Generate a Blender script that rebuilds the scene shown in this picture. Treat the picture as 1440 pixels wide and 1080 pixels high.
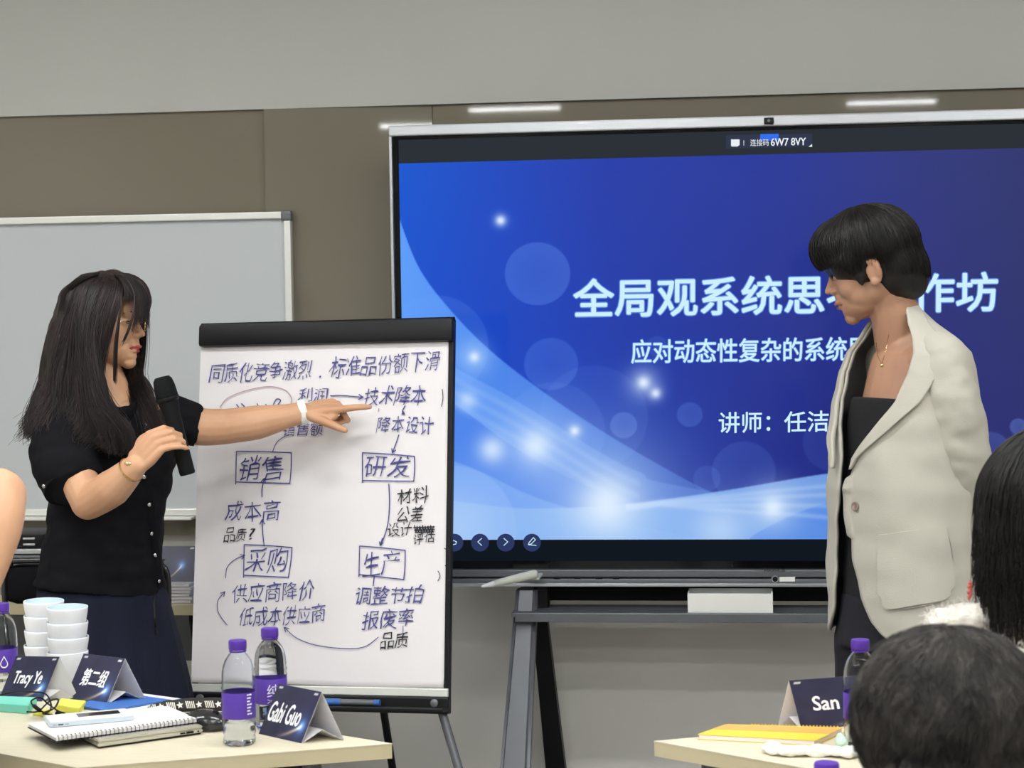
import bpy, bmesh, math, random
import numpy as np
from mathutils import Vector, Matrix, noise
random.seed(7)
rng = np.random.default_rng(7)
SC = bpy.context.scene
COL = SC.collection
V = Vector
for o in list(bpy.data.objects): bpy.data.objects.remove(o)

# ------------------------------------------------------------------ camera
FPX = 2800.0
CP = V((0.0, 0.0, 1.5))
YAW, PITCH, ROLL = math.atan(0.123), math.atan(110 / FPX), 0.016
F0 = V((-math.sin(YAW), math.cos(YAW), 0)); R0 = V((math.cos(YAW), math.sin(YAW), 0)); Z = V((0, 0, 1))
FW = (F0 * math.cos(PITCH) - Z * math.sin(PITCH)).normalized()
U0 = R0.cross(FW).normalized()
RT = (R0 * math.cos(ROLL) - U0 * math.sin(ROLL)).normalized()
UP = RT.cross(FW).normalized()
cam = bpy.data.objects.new('camera', bpy.data.cameras.new('camera'))
COL.objects.link(cam); SC.camera = cam
m3 = Matrix((RT, UP, -FW)).transposed()
cam.matrix_world = Matrix.Translation(CP) @ m3.to_4x4()
cam.data.sensor_width = 36; cam.data.lens = FPX * 36 / 1440
cam.data.clip_start = 0.05
cam.data.dof.use_dof = True; cam.data.dof.focus_distance = 4.7; cam.data.dof.aperture_fstop = 11

# ------------------------------------------------------------------ world, exposure
w = bpy.data.worlds.new('world'); SC.world = w; w.use_nodes = True
w.node_tree.nodes['Background'].inputs[0].default_value = (0.75, 0.8, 0.85, 1)
w.node_tree.nodes['Background'].inputs[1].default_value = 0.15
SC.view_settings.view_transform = 'Standard'; SC.view_settings.look = 'None'
SC.view_settings.exposure = 0.0; SC.view_settings.gamma = 1.0; SC.view_settings.use_curve_mapping = False
LAMP_STRENGTH = 52.0

# ------------------------------------------------------------------ pixel measuring
def ray(px, py):
    return (FW * FPX + RT * (px - 720) + UP * (540 - py)).normalized()
def S(px, py, d):                       # point at depth d along the view axis
    return CP + (FW * FPX + RT * (px - 720) + UP * (540 - py)) * (d / FPX)
def onp(px, py, P0, N):
    r = ray(px, py); return CP + r * ((P0 - CP).dot(N) / r.dot(N))
def atY(px, py, y): return onp(px, py, V((0, y, 0)), V((0, 1, 0)))
def atZ(px, py, z): return onp(px, py, V((0, 0, z)), Z)
def proj(p):
    q = p - CP; d = q.dot(FW); return 720 + q.dot(RT) / d * FPX, 540 - q.dot(UP) / d * FPX

# ------------------------------------------------------------------ materials
def lin(c):
    out = []
    for x in c[:3]:
        x = x / 255.0
        out.append(x / 12.92 if x <= 0.04045 else ((x + 0.055) / 1.055) ** 2.4)
    return (*out, 1.0)
def mat(name, rgb, rough=0.6, metal=0.0, spec=0.5, vary=0.0, vscale=8.0, bump=0.0, bscale=80.0, stretch=(1, 1, 1),
        emit=None, es=1.0, trans=0.0, ior=1.45, coat=0.0, sss=0.0, sheen=0.0, rgb2=None, alpha=1.0):
    m = bpy.data.materials.new(name); m.use_nodes = True
    nt = m.node_tree; b = nt.nodes['Principled BSDF']
    b.inputs['Base Color'].default_value = lin(rgb)
    b.inputs['Roughness'].default_value = rough; b.inputs['Metallic'].default_value = metal
    b.inputs['Specular IOR Level'].default_value = spec
    b.inputs['IOR'].default_value = ior; b.inputs['Transmission Weight'].default_value = trans
    b.inputs['Coat Weight'].default_value = coat; b.inputs['Coat Roughness'].default_value = 0.04
    b.inputs['Sheen Weight'].default_value = sheen; b.inputs['Alpha'].default_value = alpha
    if sss:
        b.inputs['Subsurface Weight'].default_value = sss; b.inputs['Subsurface Radius'].default_value = (0.01, 0.004, 0.002)
        b.inputs['Subsurface Scale'].default_value = 1.0
    if emit is not None:
        b.inputs['Emission Color'].default_value = lin(emit); b.inputs['Emission Strength'].default_value = es
    if vary or bump:
        tc = nt.nodes.new('ShaderNodeTexCoord'); mp = nt.nodes.new('ShaderNodeMapping')
        mp.inputs['Scale'].default_value = stretch
        nt.links.new(tc.outputs['Object'], mp.inputs['Vector'])
    if vary:
        n = nt.nodes.new('ShaderNodeTexNoise'); n.inputs['Scale'].default_value = vscale; n.inputs['Detail'].default_value = 6
        nt.links.new(mp.outputs[0], n.inputs['Vector'])
        mx = nt.nodes.new('ShaderNodeMix'); mx.data_type = 'RGBA'
        c = lin(rgb); c2 = lin(rgb2) if rgb2 else (*[x * (1 - vary) for x in c[:3]], 1)
        mx.inputs['A'].default_value = c; mx.inputs['B'].default_value = c2
        rp = nt.nodes.new('ShaderNodeMapRange'); rp.inputs['From Min'].default_value = 0.35; rp.inputs['From Max'].default_value = 0.65
        nt.links.new(n.outputs['Fac'], rp.inputs['Value']); nt.links.new(rp.outputs[0], mx.inputs['Factor'])
        nt.links.new(mx.outputs['Result'], b.inputs['Base Color'])
    if bump:
        n2 = nt.nodes.new('ShaderNodeTexNoise'); n2.inputs['Scale'].default_value = bscale; n2.inputs['Detail'].default_value = 4
        nt.links.new(mp.outputs[0], n2.inputs['Vector'])
        bp = nt.nodes.new('ShaderNodeBump'); bp.inputs['Strength'].default_value = bump; bp.inputs['Distance'].default_value = 0.005
        nt.links.new(n2.outputs['Fac'], bp.inputs['Height']); nt.links.new(bp.outputs[0], b.inputs['Normal'])
    return m
def emat(name, rgb, s=1.0):
    m = bpy.data.materials.new(name); m.use_nodes = True; nt = m.node_tree; nt.nodes.clear()
    e = nt.nodes.new('ShaderNodeEmission'); e.inputs[0].default_value = lin(rgb); e.inputs[1].default_value = s
    o = nt.nodes.new('ShaderNodeOutputMaterial'); nt.links.new(e.outputs[0], o.inputs[0]); return m

M = {}
M['soffit'] = mat('painted_bulkhead', (184, 184, 178), 0.8, vary=0.04, vscale=1.5, bump=0.05, bscale=60)
M['wall'] = mat('painted_wall', (214, 212, 205), 0.8, vary=0.06, vscale=1.2, bump=0.05, bscale=60)
M['glass_panel'] = mat('brown_back_painted_glass', (124, 118, 103), 0.03, spec=0.5, vary=0.05, vscale=0.8)
M['ceiling'] = mat('ceiling_white', (215, 215, 210), 0.9, vary=0.02)
M['floor'] = mat('grey_carpet', (182, 178, 172), 0.95, vary=0.3, vscale=120, bump=0.3, bscale=400)
M['black'] = mat('black_plastic', (14, 14, 16), 0.45, spec=0.3, vary=0.2, vscale=20)
M['blackmatte'] = mat('black_matte', (12, 12, 14), 0.7, spec=0.3, vary=0.2, vscale=30)
M['greymetal'] = mat('grey_metal', (104, 106, 110), 0.35, metal=0.25, vary=0.08, vscale=12)
M['silver'] = mat('silver_aluminium', (190, 192, 196), 0.3, metal=0.7, vary=0.05, vscale=30, stretch=(1, 30, 30))
M['white'] = mat('white_plastic', (235, 235, 230), 0.45, vary=0.03, vscale=10)
M['wb'] = mat('whiteboard_enamel', (190, 194, 196), 0.35, spec=0.4, vary=0.03, vscale=2)
M['wbframe'] = mat('whiteboard_frame', (228, 228, 222), 0.35, metal=0.3, vary=0.03)
M['paper'] = mat('white_paper', (230, 226, 227), 0.85, vary=0.035, vscale=5, bump=0.12, bscale=9)
M['card_in'] = mat('card_back', (205, 203, 206), 0.8, vary=0.05, vscale=20)
M['wood'] = mat('pale_maple_laminate', (216, 207, 182), 0.45, vary=0.07, vscale=14, stretch=(1, 12, 1))
M['woodedge'] = mat('maple_edge_band', (196, 184, 150), 0.5, vary=0.06, vscale=20)
M['skin1'] = mat('skin_warm', (206, 160, 126), 0.5, vary=0.07, vscale=9, rgb2=(196, 148, 114), sss=0.12, bump=0.05, bscale=250)
M['skin2'] = mat('skin_tan', (176, 134, 108), 0.5, vary=0.07, vscale=9, rgb2=(164, 122, 98), sss=0.1, bump=0.05, bscale=250)
M['lip'] = mat('lipstick_red', (178, 62, 66), 0.35, vary=0.1, vscale=60)
M['lip2'] = mat('lip_rose', (150, 92, 86), 0.4, vary=0.1, vscale=60)
M['hair1'] = mat('dark_brown_hair', (24, 19, 19), 0.42, spec=0.4, vary=0.5, vscale=22, rgb2=(48, 36, 34), stretch=(1, 1, .25))
M['hair2'] = mat('black_hair', (15, 13, 13), 0.42, spec=0.4, vary=0.4, vscale=25, rgb2=(30, 26, 24))
M['hair3'] = mat('greyish_black_hair', (36, 33, 31), 0.5, spec=0.35, vary=0.6, vscale=30, rgb2=(72, 68, 63))
M['shirt'] = mat('black_shirt_cloth', (21, 21, 25), 0.9, spec=0.15, vary=0.25, vscale=25, bump=0.15, bscale=500)
M['skirt'] = mat('navy_cloth', (27, 31, 46), 0.9, spec=0.2, vary=0.25, vscale=20, stretch=(1, 1, .1), bump=0.2, bscale=300)
M['blazer'] = mat('ivory_blazer_cloth', (178, 174, 162), 0.85, spec=0.2, vary=0.03, vscale=9, bump=0.15, bscale=400, sheen=0.1)
M['lining'] = mat('grey_lining', (96, 97, 97), 0.5, vary=0.1, vscale=10)
M['top2'] = mat('black_knit', (20, 20, 24), 0.9, vary=0.2, vscale=40)
M['pants2'] = mat('black_trouser_cloth', (26, 25, 34), 0.85, vary=0.2, vscale=20)
M['gold'] = mat('gold_metal', (235, 205, 150), 0.2, metal=1.0, vary=0.05)
M['steel'] = mat('polished_button', (200, 200, 200), 0.2, metal=1.0, vary=0.05)
M['eye'] = mat('dark_eye', (30, 22, 20), 0.15, vary=0.1)
M['purple'] = mat('purple_cap_plastic', (84, 48, 156), 0.4, vary=0.1, vscale=40)
M['label'] = mat('purple_bottle_label', (88, 58, 165), 0.45, vary=0.15, vscale=14)
M['ink'] = mat('blue_marker_ink', (62, 60, 120), 0.6, vary=0.25, vscale=60, rgb2=(84, 84, 150))
M['inkb'] = mat('black_marker_ink', (38, 38, 46), 0.6, vary=0.2, vscale=60)
M['inkr'] = mat('faint_red_ink', (185, 155, 160), 0.7, vary=0.1)
M['waterm'] = mat('still_water', (250, 253, 255), 0.0, trans=1.0, ior=1.2, vary=0.01)
M['pocket_shade'] = mat('painted_pocket_shade', (168, 164, 153), 0.8, vary=0.05)  # darker blazer tone, paints the soft shade round the pocket
M['bottle'] = mat('clear_bottle_plastic', (250, 252, 255), 0.03, trans=1.0, ior=1.22, vary=0.01)
M['cup'] = mat('white_paper_cup', (232, 234, 238), 0.6, vary=0.03, bump=0.1, bscale=60)
M['cupin'] = mat('pale_blue_cup_inside', (208, 228, 235), 0.6, vary=0.04)
M['navycard'] = mat('navy_card', (50, 50, 78), 0.45, vary=0.25, vscale=9, rgb2=(38, 38, 62))
M['whiteink'] = mat('white_print', (245, 245, 248), 0.6, vary=0.01)
M['grille'] = mat('grille_black', (16, 18, 19), 0.6, spec=0.3, metal=0.3, vary=0.3, vscale=200, bump=0.6, bscale=700)
M['earring'] = mat('coral_beads', (190, 95, 85), 0.4, vary=0.2, vscale=60)
M['fluff'] = mat('cream_fluffy_knit', (226, 220, 210), 0.95, vary=0.15, vscale=50, bump=0.9, bscale=160, sheen=0.4)
M['dark'] = mat('charcoal_sweater', (52, 49, 50), 0.95, vary=0.2, vscale=30)
M['teal'] = mat('teal_paper', (120, 205, 185), 0.7, vary=0.05)
M['yellow'] = mat('yellow_paper', (226, 222, 96), 0.7, vary=0.05)
M['blue'] = mat('blue_folder', (66, 112, 186), 0.55, vary=0.08)
M['pinkpaper'] = mat('pale_pink_paper', (232, 208, 212), 0.8, vary=0.03)
M['phone'] = mat('pale_blue_phone_metal', (206, 216, 226), 0.3, metal=0.3, vary=0.03)
M['laptop'] = mat('champagne_laptop_metal', (205, 203, 190), 0.35, metal=0.6, vary=0.03)
M['mouse'] = mat('glossy_black_plastic', (38, 39, 40), 0.2, vary=0.1, coat=0.4)
M['pouchb'] = mat('pouch_black', (40, 36, 34), 0.8, vary=0.2)
M['pouchw'] = mat('pouch_cream', (232, 226, 214), 0.8, vary=0.05)
M['nbyellow'] = mat('yellow_notebook_cover', (250, 208, 74), 0.5, vary=0.05, vscale=4)
M['nborange'] = mat('orange_notebook_band', (238, 176, 96), 0.5, vary=0.1, vscale=6)
M['stylus'] = mat('pale_stylus', (196, 198, 184), 0.4, vary=0.05)
M['markblue'] = mat('blue_marker_plastic', (58, 104, 176), 0.35, vary=0.05)
M['redmark'] = mat('dark_red', (140, 40, 45), 0.5, vary=0.1)
M['lamp'] = emat('lamp_diffuser', (252, 254, 254), LAMP_STRENGTH)

# ------------------------------------------------------------------ mesh helpers
def root_of(o):
    while o.parent: o = o.parent
    return o
def finish(name, me, mats, parent, smooth, world_loc=None):
    o = bpy.data.objects.new(name, me); COL.objects.link(o)
    for m in (mats if isinstance(mats, (list, tuple)) else [mats]): me.materials.append(m)
    if smooth is True:
        me.polygons.foreach_set('use_smooth', [True] * len(me.polygons))
    elif smooth:
        me.polygons.foreach_set('use_smooth', [True] * len(me.polygons))
        me.set_sharp_from_angle(angle=math.radians(smooth))
    if parent is not None:
        r = root_of(parent)
        me.transform(Matrix.Translation(-r.location)); o.parent = parent
    else:
        n = len(me.vertices); co = np.empty(n * 3); me.vertices.foreach_get('co', co); co = co.reshape(-1, 3)
        lo, hi = co.min(0), co.max(0); c = V(((lo[0] + hi[0]) / 2, (lo[1] + hi[1]) / 2, lo[2]))
        me.transform(Matrix.Translation(-c)); o.location = c
    return o
class G:
    def __init__(s): s.bm = bmesh.new()
    def raw(s, vs, fs, mi=0):
        b = [s.bm.verts.new(v) for v in vs]; out = []
        for f in fs:
            try:
                q = s.bm.faces.new([b[i] for i in f]); q.material_index = mi; out.append(q)
            except ValueError: pass
        return b
    def box(s, c, size, bev=0.0, ax=None, mi=0):
        t = bmesh.new(); bmesh.ops.create_cube(t, size=1.0)
        for v in t.verts: v.co = V((v.co.x * size[0], v.co.y * size[1], v.co.z * size[2]))
        if bev: bmesh.ops.bevel(t, geom=t.edges[:], offset=bev, segments=2, affect='EDGES', profile=.6)
        if ax is None: ax = (V((1, 0, 0)), V((0, 1, 0)), Z)
        c = V(c); t.verts.index_update()
        vs = [c + ax[0] * v.co.x + ax[1] * v.co.y + ax[2] * v.co.z for v in t.verts]
        s.raw(vs, [[v.index for v in f.verts] for f in t.faces], mi); t.free(); return s
    def hexa(s, q0, q1, mi=0):          # two matching polygons
        n = len(q0); vs = list(q0) + list(q1)
        fs = [list(range(n))[::-1], list(range(n, 2 * n))] + [[i, (i + 1) % n, n + (i + 1) % n, n + i] for i in range(n)]
        s.raw(vs, fs, mi); return s
    def prism(s, poly, z0, z1, mi=0): return s.hexa([V((p[0], p[1], z0)) for p in poly], [V((p[0], p[1], z1)) for p in poly], mi)
    def lathe(s, prof, c=(0, 0, 0), n=32, ax=None, mi=0, cap=True):
        c = V(c); ax = ax or (V((1, 0, 0)), V((0, 1, 0)), Z); vs = []; fs = []
        for r, z in prof:
            for i in range(n):
                a = 2 * math.pi * i / n; vs.append(c + ax[0] * (r * math.cos(a)) + ax[1] * (r * math.sin(a)) + ax[2] * z)
        for k in range(len(prof) - 1):
            for i in range(n):
                j = (i + 1) % n; fs.append([k * n + i, k * n + j, (k + 1) * n + j, (k + 1) * n + i])
        if cap: fs.append(list(range(n))[::-1]); fs.append([(len(prof) - 1) * n + i for i in range(n)])
        s.raw(vs, fs, mi); return s
    def tube(s, pts, rad, n=12, side=None, mi=0, closed=False, cap=True):
        pts = [V(p) for p in pts]; m = len(pts); vs = []; fs = []
        if not isinstance(rad, (list, tuple)): rad = [rad] * m
        prev = None
        for i, p in enumerate(pts):
            if closed: t = (pts[(i + 1) % m] - pts[i - 1])
            else: t = (pts[min(i + 1, m - 1)] - pts[max(i - 1, 0)])
            t = t.normalized() if t.length > 1e-9 else Z
            ref = V(side) if side is not None else (prev if prev is not None else (Z if abs(t.z) < .9 else V((1, 0, 0))))
            a = (ref - t * ref.dot(t))
            if a.length < 1e-6: a = t.orthogonal()
            a.normalize(); b = t.cross(a); prev = a
            r = rad[i]; ra, rb = r if isinstance(r, (list, tuple)) else (r, r)
            for k in range(n):
                an = 2 * math.pi * k / n; vs.append(p + a * (ra * math.cos(an)) + b * (rb * math.sin(an)))
        mm = m if closed else m - 1
        for i in range(mm):
            i2 = (i + 1) % m
            for k in range(n):
                k2 = (k + 1) % n; fs.append([i * n + k, i * n + k2, i2 * n + k2, i2 * n + k])
        if cap and not closed: fs.append(list(range(n))[::-1]); fs.append([(m - 1) * n + k for k in range(n)])
        s.raw(vs, fs, mi); return s
    def ell(s, c, r, ax=None, n=16, mi=0):
        ax = ax or (V((1, 0, 0)), V((0, 1, 0)), Z); c = V(c)
        prof = [(max(math.sin(math.pi * i / (n // 2 + 2)), 1e-4), -math.cos(math.pi * i / (n // 2 + 2))) for i in range(n // 2 + 3)]
        vs = []; fs = []
        for rr, z in prof:
            for i in range(n):
                a = 2 * math.pi * i / n
                vs.append(c + ax[0] * (r[0] * rr * math.cos(a)) + ax[1] * (r[1] * rr * math.sin(a)) + ax[2] * (r[2] * z))
        for k in range(len(prof) - 1):
            for i in range(n):
                j = (i + 1) % n; fs.append([k * n + i, k * n + j, (k + 1) * n + j, (k + 1) * n + i])
        fs.append(list(range(n))[::-1]); fs.append([(len(prof) - 1) * n + i for i in range(n)])
        s.raw(vs, fs, mi); return s
    def limb(s, pts, rad, n=16, side=None, sub=4):      # smooth tapered chain with round ends
        P, R = spline(pts, rad, sub); s.tube(P, R, n, side)
        for i in (0, -1):
            r = R[i]; rr = min(r) if isinstance(r, tuple) else r
            s.ell(P[i], (rr, rr, rr), n=12)
        return s
    def build(s, name, m, parent=None, smooth=False, norm=True):
        if norm: bmesh.ops.recalc_face_normals(s.bm, faces=s.bm.faces[:])
        me = bpy.data.meshes.new(name); s.bm.to_mesh(me); s.bm.free()
        return finish(name, me, m, parent, smooth)
def spline(pts, rad=None, sub=4):
    pts = [V(p) for p in pts]; n = len(pts); P = []; R = []
    rr = [(r if isinstance(r, (tuple, list)) else (r, r)) for r in rad] if rad is not None else [(0, 0)] * n
    for i in range(n - 1):
        p0, p1, p2, p3 = pts[max(i - 1, 0)], pts[i], pts[i + 1], pts[min(i + 2, n - 1)]
        for k in range(sub):
            t = k / sub
            P.append(0.5 * ((2 * p1) + (p2 - p0) * t + (2 * p0 - 5 * p1 + 4 * p2 - p3) * t * t + (3 * p1 - p0 - 3 * p2 + p3) * t ** 3))
            R.append(tuple(rr[i][j] + (rr[i + 1][j] - rr[i][j]) * t for j in (0, 1)))
    P.append(pts[-1]); R.append(tuple(rr[-1])); return P, R
def fuse(name, g, m, parent, voxel=0.004, it=4, fold=None, smooth=True):
    bmesh.ops.recalc_face_normals(g.bm, faces=g.bm.faces[:])
    me = bpy.data.meshes.new('tmp'); g.bm.to_mesh(me); g.bm.free()
    t = bpy.data.objects.new('tmp', me); COL.objects.link(t)
    md = t.modifiers.new('r', 'REMESH'); md.mode = 'VOXEL'; md.voxel_size = voxel
    if it:
        sm = t.modifiers.new('s', 'SMOOTH'); sm.factor = .5; sm.iterations = it
    dg = bpy.context.evaluated_depsgraph_get(); out = bpy.data.meshes.new_from_object(t.evaluated_get(dg))
    bpy.data.objects.remove(t); out.name = name
    if fold:
        n = len(out.vertices); co = np.empty(n * 3); out.vertices.foreach_get('co', co); co = co.reshape(-1, 3)
        no = np.empty(n * 3); out.vertices.foreach_get('normal', no); no = no.reshape(-1, 3)
        d = np.array([fold(V(p)) for p in co]); co += no * d[:, None]; out.vertices.foreach_set('co', co.ravel()); out.update()
    return finish(name, out, m, parent, smooth)
def thing(name, label, cat, loc, group=None):
    o = bpy.data.objects.new(name, None); COL.objects.link(o); o.empty_display_size = .05; o.location = V(loc)
    o['label'] = label; o['category'] = cat
    if group: o['group'] = group
    return o
def tag(o, label, cat, group=None):
    o['label'] = label; o['category'] = cat
    if group: o['group'] = group
    return o
def struct(o): o['kind'] = 'structure'; return o
def copy_tree(o, parent=None):
    c = o.copy(); COL.objects.link(c); c.parent = parent
    for ch in list(o.children): copy_tree(ch, c)
    return c

# ---- flat marks on a plane:  P(px,py) -> point
def ribbon(g, pts, wd, nrm):
    for i in range(len(pts) - 1):
        a, b = pts[i], pts[i + 1]; d = (b - a)
        if d.length < 1e-6: continue
        d.normalize(); s_ = d.cross(nrm).normalized() * wd / 2; e = d * wd * .25
        g.raw([a - e + s_, a - e - s_, b + e - s_, b + e + s_], [[0, 1, 2, 3]])
_tc = {}
def glyphs(body, bold=0.0, shear=0.0):
    k = (body, bold, shear)
    if k in _tc: return _tc[k]
    c = bpy.data.curves.new('txt', 'FONT'); c.body = body; c.size = 1.0; c.offset = bold; c.shear = shear; c.resolution_u = 3
    o = bpy.data.objects.new('txt', c); COL.objects.link(o)
    dg = bpy.context.evaluated_depsgraph_get(); me = bpy.data.meshes.new_from_object(o.evaluated_get(dg))
    vs = [V(v.co) for v in me.vertices]; fs = [list(p.vertices) for p in me.polygons]
    bpy.data.objects.remove(o); bpy.data.meshes.remove(me); bpy.data.curves.remove(c)
    _tc[k] = (vs, fs); return vs, fs
def text_on(g, body, bl, br, tl, bold=0.0, shear=0.0, mi=0):   # bounding box of the glyphs fitted to three corner points
    vs, fs = glyphs(body, bold, shear)
    x0 = min(v.x for v in vs); x1 = max(v.x for v in vs); y0 = min(v.y for v in vs); y1 = max(v.y for v in vs)
    g.raw([bl + (br - bl) * ((v.x - x0) / (x1 - x0)) + (tl - bl) * ((v.y - y0) / (y1 - y0)) for v in vs], fs, mi)

# ================================================================== SETTING
WY = 5.74; XL, XR, YB = -4.2, 3.6, -4.6; CH = 2.98
gz_top = atY(613, 149, WY).z; gz_bot = atY(250, 751, WY - .02).z
wf = struct(G().box(((XL + XR) / 2, WY + .1, CH / 2), (XR - XL, .2, CH)).build('wall_front', M['wall']))
wf['label'] = 'pale grey front wall behind the display'
b = G().box(((XL + XR) / 2, WY - .02, (gz_top + CH) / 2), (XR - XL, .06, CH - gz_top), 0).build('bulkhead', M['soffit'], wf)
SEAM = atY(613, 300, WY).x
def panel(x0, x1, tiltx, yaw, name):
    q = []
    cx = (x0 + x1) / 2
    for z in (gz_bot, gz_top):
        for x in (x0, x1):
            q.append(V((x, WY - .034 + max((x1 - x) * yaw, -.3) + (.0 if yaw else 0) + (z - gz_top) * tiltx, z)))
    fr = [q[0], q[1], q[3], q[2]]; bk = [V((v.x, WY - .001, v.z)) for v in fr]
    return G().hexa(fr, bk).build(name, M['glass_panel'], wf)
SE2 = atY(380, 300, WY).x
panel(SEAM + .001, XR - .01, 0.0, 0.0, 'glass_panel')
panel(SE2, SEAM - .001, 0.0063, -0.037, 'glass_panel')
panel(XL + .01, SE2 - .001, 0.0063, 0.0, 'glass_panel')
struct(G().box(((XL + XR) / 2, (WY + YB) / 2, -.05), (XR - XL, WY - YB, .1)).build('floor', M['floor']))
struct(G().box(((XL + XR) / 2, (WY + YB) / 2, CH + .05), (XR - XL, WY - YB, .1)).build('ceiling', M['ceiling']))
struct(G().box((XL - .1, (WY + YB) / 2, CH / 2), (.2, WY - YB, CH)).build('wall_left', M['wall']))
struct(G().box((XR + .1, (WY + YB) / 2, CH / 2), (.2, WY - YB, CH)).build('wall_right', M['wall']))
struct(G().box(((XL + XR) / 2, YB - .1, CH / 2), (XR - XL, .2, CH)).build('wall_rear', M['wall']))
# linear ceiling lamps; the far row is the one mirrored in the glass wall
def mirror(px, py):
    r = ray(px, py); p = onp(px, py, V((0, WY - .028, 0)), V((0, 1, 0))); r2 = V((r.x, -r.y, r.z)); return p + r2 * ((CH - .04 - p.z) / r2.z)
lampsA = [mirror(660, 154), mirror(788, 152)]; lampsB = [mirror(1193, 143), mirror(1313, 144.5)]
spots = [((lampsA[0] + lampsA[1]) / 2, abs(lampsA[1].x - lampsA[0].x)), ((lampsB[0] + lampsB[1]) / 2, abs(lampsB[1].x - lampsB[0].x))]
for Y in (-1.0, 0.5, 2.0, 3.5):  # unseen rows; the rearmost is added to brighten the lower wall
    for X in (-2.6, -.6, 1.4): spots.append((V((X, Y, CH - .04)), 1.2))
names_ = ['rear row, left', 'rear row, right'] + [f'{a} row, {b_}' for a in ('added unseen second row from the rear', 'row above the audience', 'row above the tables', 'row nearest the display') for b_ in ('left', 'middle', 'right')]
for (c, L), nm in zip(spots, names_):
    t = thing('ceiling_light', 'white linear ceiling light, ' + nm, 'light', (c.x, c.y, CH - .05), 'linear ceiling lights')
    G().box((c.x, c.y, CH - .02), (L + .02, .16, .04), .003).build('housing', M['white'], t)
    G().box((c.x, c.y, CH - .042), (L, .13, .006), 0).build('diffuser', M['lamp'], t)

# ================================================================== WHITEBOARD
y = WY - .075
tl = atY(0, 309, y); tr = atY(409, 298, y); bz = atY(150, 724, y).z
x1 = tr.x; x0 = x1 - 1.8; zt = tr.z
t = thing('whiteboard', 'white enamel board in pale frame on the wall behind the woman with the microphone', 'whiteboard', ((x0 + x1) / 2, y, bz))
G().box(((x0 + x1) / 2, y + .008, (zt + bz) / 2), (x1 - x0 - .02, .012, zt - bz - .02)).build('writing_surface', M['wb'], t)
for z_ in (zt - .009, bz + .009): G().box(((x0 + x1) / 2, y, z_), (x1 - x0 - .05, .03, .020), .003).build('frame_rail', M['wbframe'], t)
for x_ in (x0 + .009, x1 - .009): G().box((x_, y, (zt + bz) / 2), (.020, .03, zt - bz - .05), .003).build('frame_rail', M['wbframe'], t)
for x_ in (x0 + .012, x1 - .012):
    for z_ in (zt - .012, bz + .012): G().box((x_, y, z_), (.032, .034, .032), .008).build('corner_cap', M['greymetal'], t)
for x_ in (x0 + .3, x1 - .3): G().box((x_, y + .03, zt - .2), (.05, .045, .05), .004).build('wall_bracket', M['greymetal'], t)
G().box(((x0 + x1) / 2, y - .03, bz - .006), (1.2, .06, .008), .002).build('pen_tray', M['wbframe'], t)

# ================================================================== DISPLAY
TY = 5.45
sl = atY(561, 230, TY); sb = atY(640, 759, TY); lt = atY(561, 197, TY).z; lb = atY(640, 789, TY).z
SXL = sl.x; SXR = SXL + (lt - lb) * 16 / 9; SZT, SZB = sl.z, sb.z
ox0 = atY(549, 250, TY).x; ox1 = SXR + (SXL - ox0); ozt = atY(600, 176, TY).z; ozb = atY(700, 822, TY).z
gz0 = atY(700, 800, TY).z; gz1 = atY(600, 191, TY).z
cx = (ox0 + ox1) / 2
t = thing('interactive_display', 'large wall-sized touch display showing a blue title slide', 'display', (cx, TY + .05, ozb))
G().box((cx, TY + .055, (ozt + ozb) / 2), (ox1 - ox0 - .02, .09, ozt - ozb - .02), .01).build('housing', M['greymetal'], t)
G().box((cx, TY + .02, (ozt + gz1) / 2), (ox1 - ox0, .07, ozt - gz1), .004).build('top_bezel', M['silver'], t)
for x_ in (ox0 + .004, ox1 - .004): G().box((x_, TY + .02, (gz1 + gz0) / 2), (.008, .07, gz1 - gz0), .002).build('side_bezel', M['silver'], t)
zb_mid = (gz0 + ozb) / 2
G().box((cx, TY + .015, (gz0 + zb_mid) / 2 + .001), (ox1 - ox0, .075, gz0 - zb_mid - .002), .003).build('lower_bezel', M['greymetal'], t)
lbz = G().box((cx, TY + .01, (ozb + zb_mid) / 2 - .001), (ox1 - ox0, .08, zb_mid - ozb - .002), .003).build('speaker_bar', M['greymetal'], t)
G().box((cx, TY - .033, ozb + .004), (ox1 - ox0, .008, .008), .001).build('trim_strip', M['silver'], lbz)
for px in (783, 812, 842, 866):
    p = atY(px, 809, TY - .03); G().box((p.x, TY - .029, zb_mid), (.018, .006, .004), .001).build('button', M['black'], lbz)
M['screen'] = mat('screen_glass', (10, 11, 14), 0.08, spec=0.35, vary=0.1)
G().box((cx, TY + .01, (gz1 + gz0) / 2), (ox1 - ox0 - .016, .016, gz1 - gz0)).build('screen_glass', M['screen'], t)
sy = TY - .0005
M['offpanel'] = emat('screen_dark_area', (44, 50, 56), 1.0)
G().box(((SXL + SXR) / 2, sy + .0008, (lt + SZT) / 2), (SXR - SXL, .002, lt - SZT)).build('screen_top_bar', M['offpanel'], t)
M['offpanel2'] = emat('screen_dark_area_lower', (18, 24, 32), 1.0)
G().box(((SXL + SXR) / 2, sy + .0008, (lb + SZB) / 2), (SXR - SXL, .002, SZB - lb)).build('screen_bottom_bar', M['offpanel2'], t)

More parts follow.
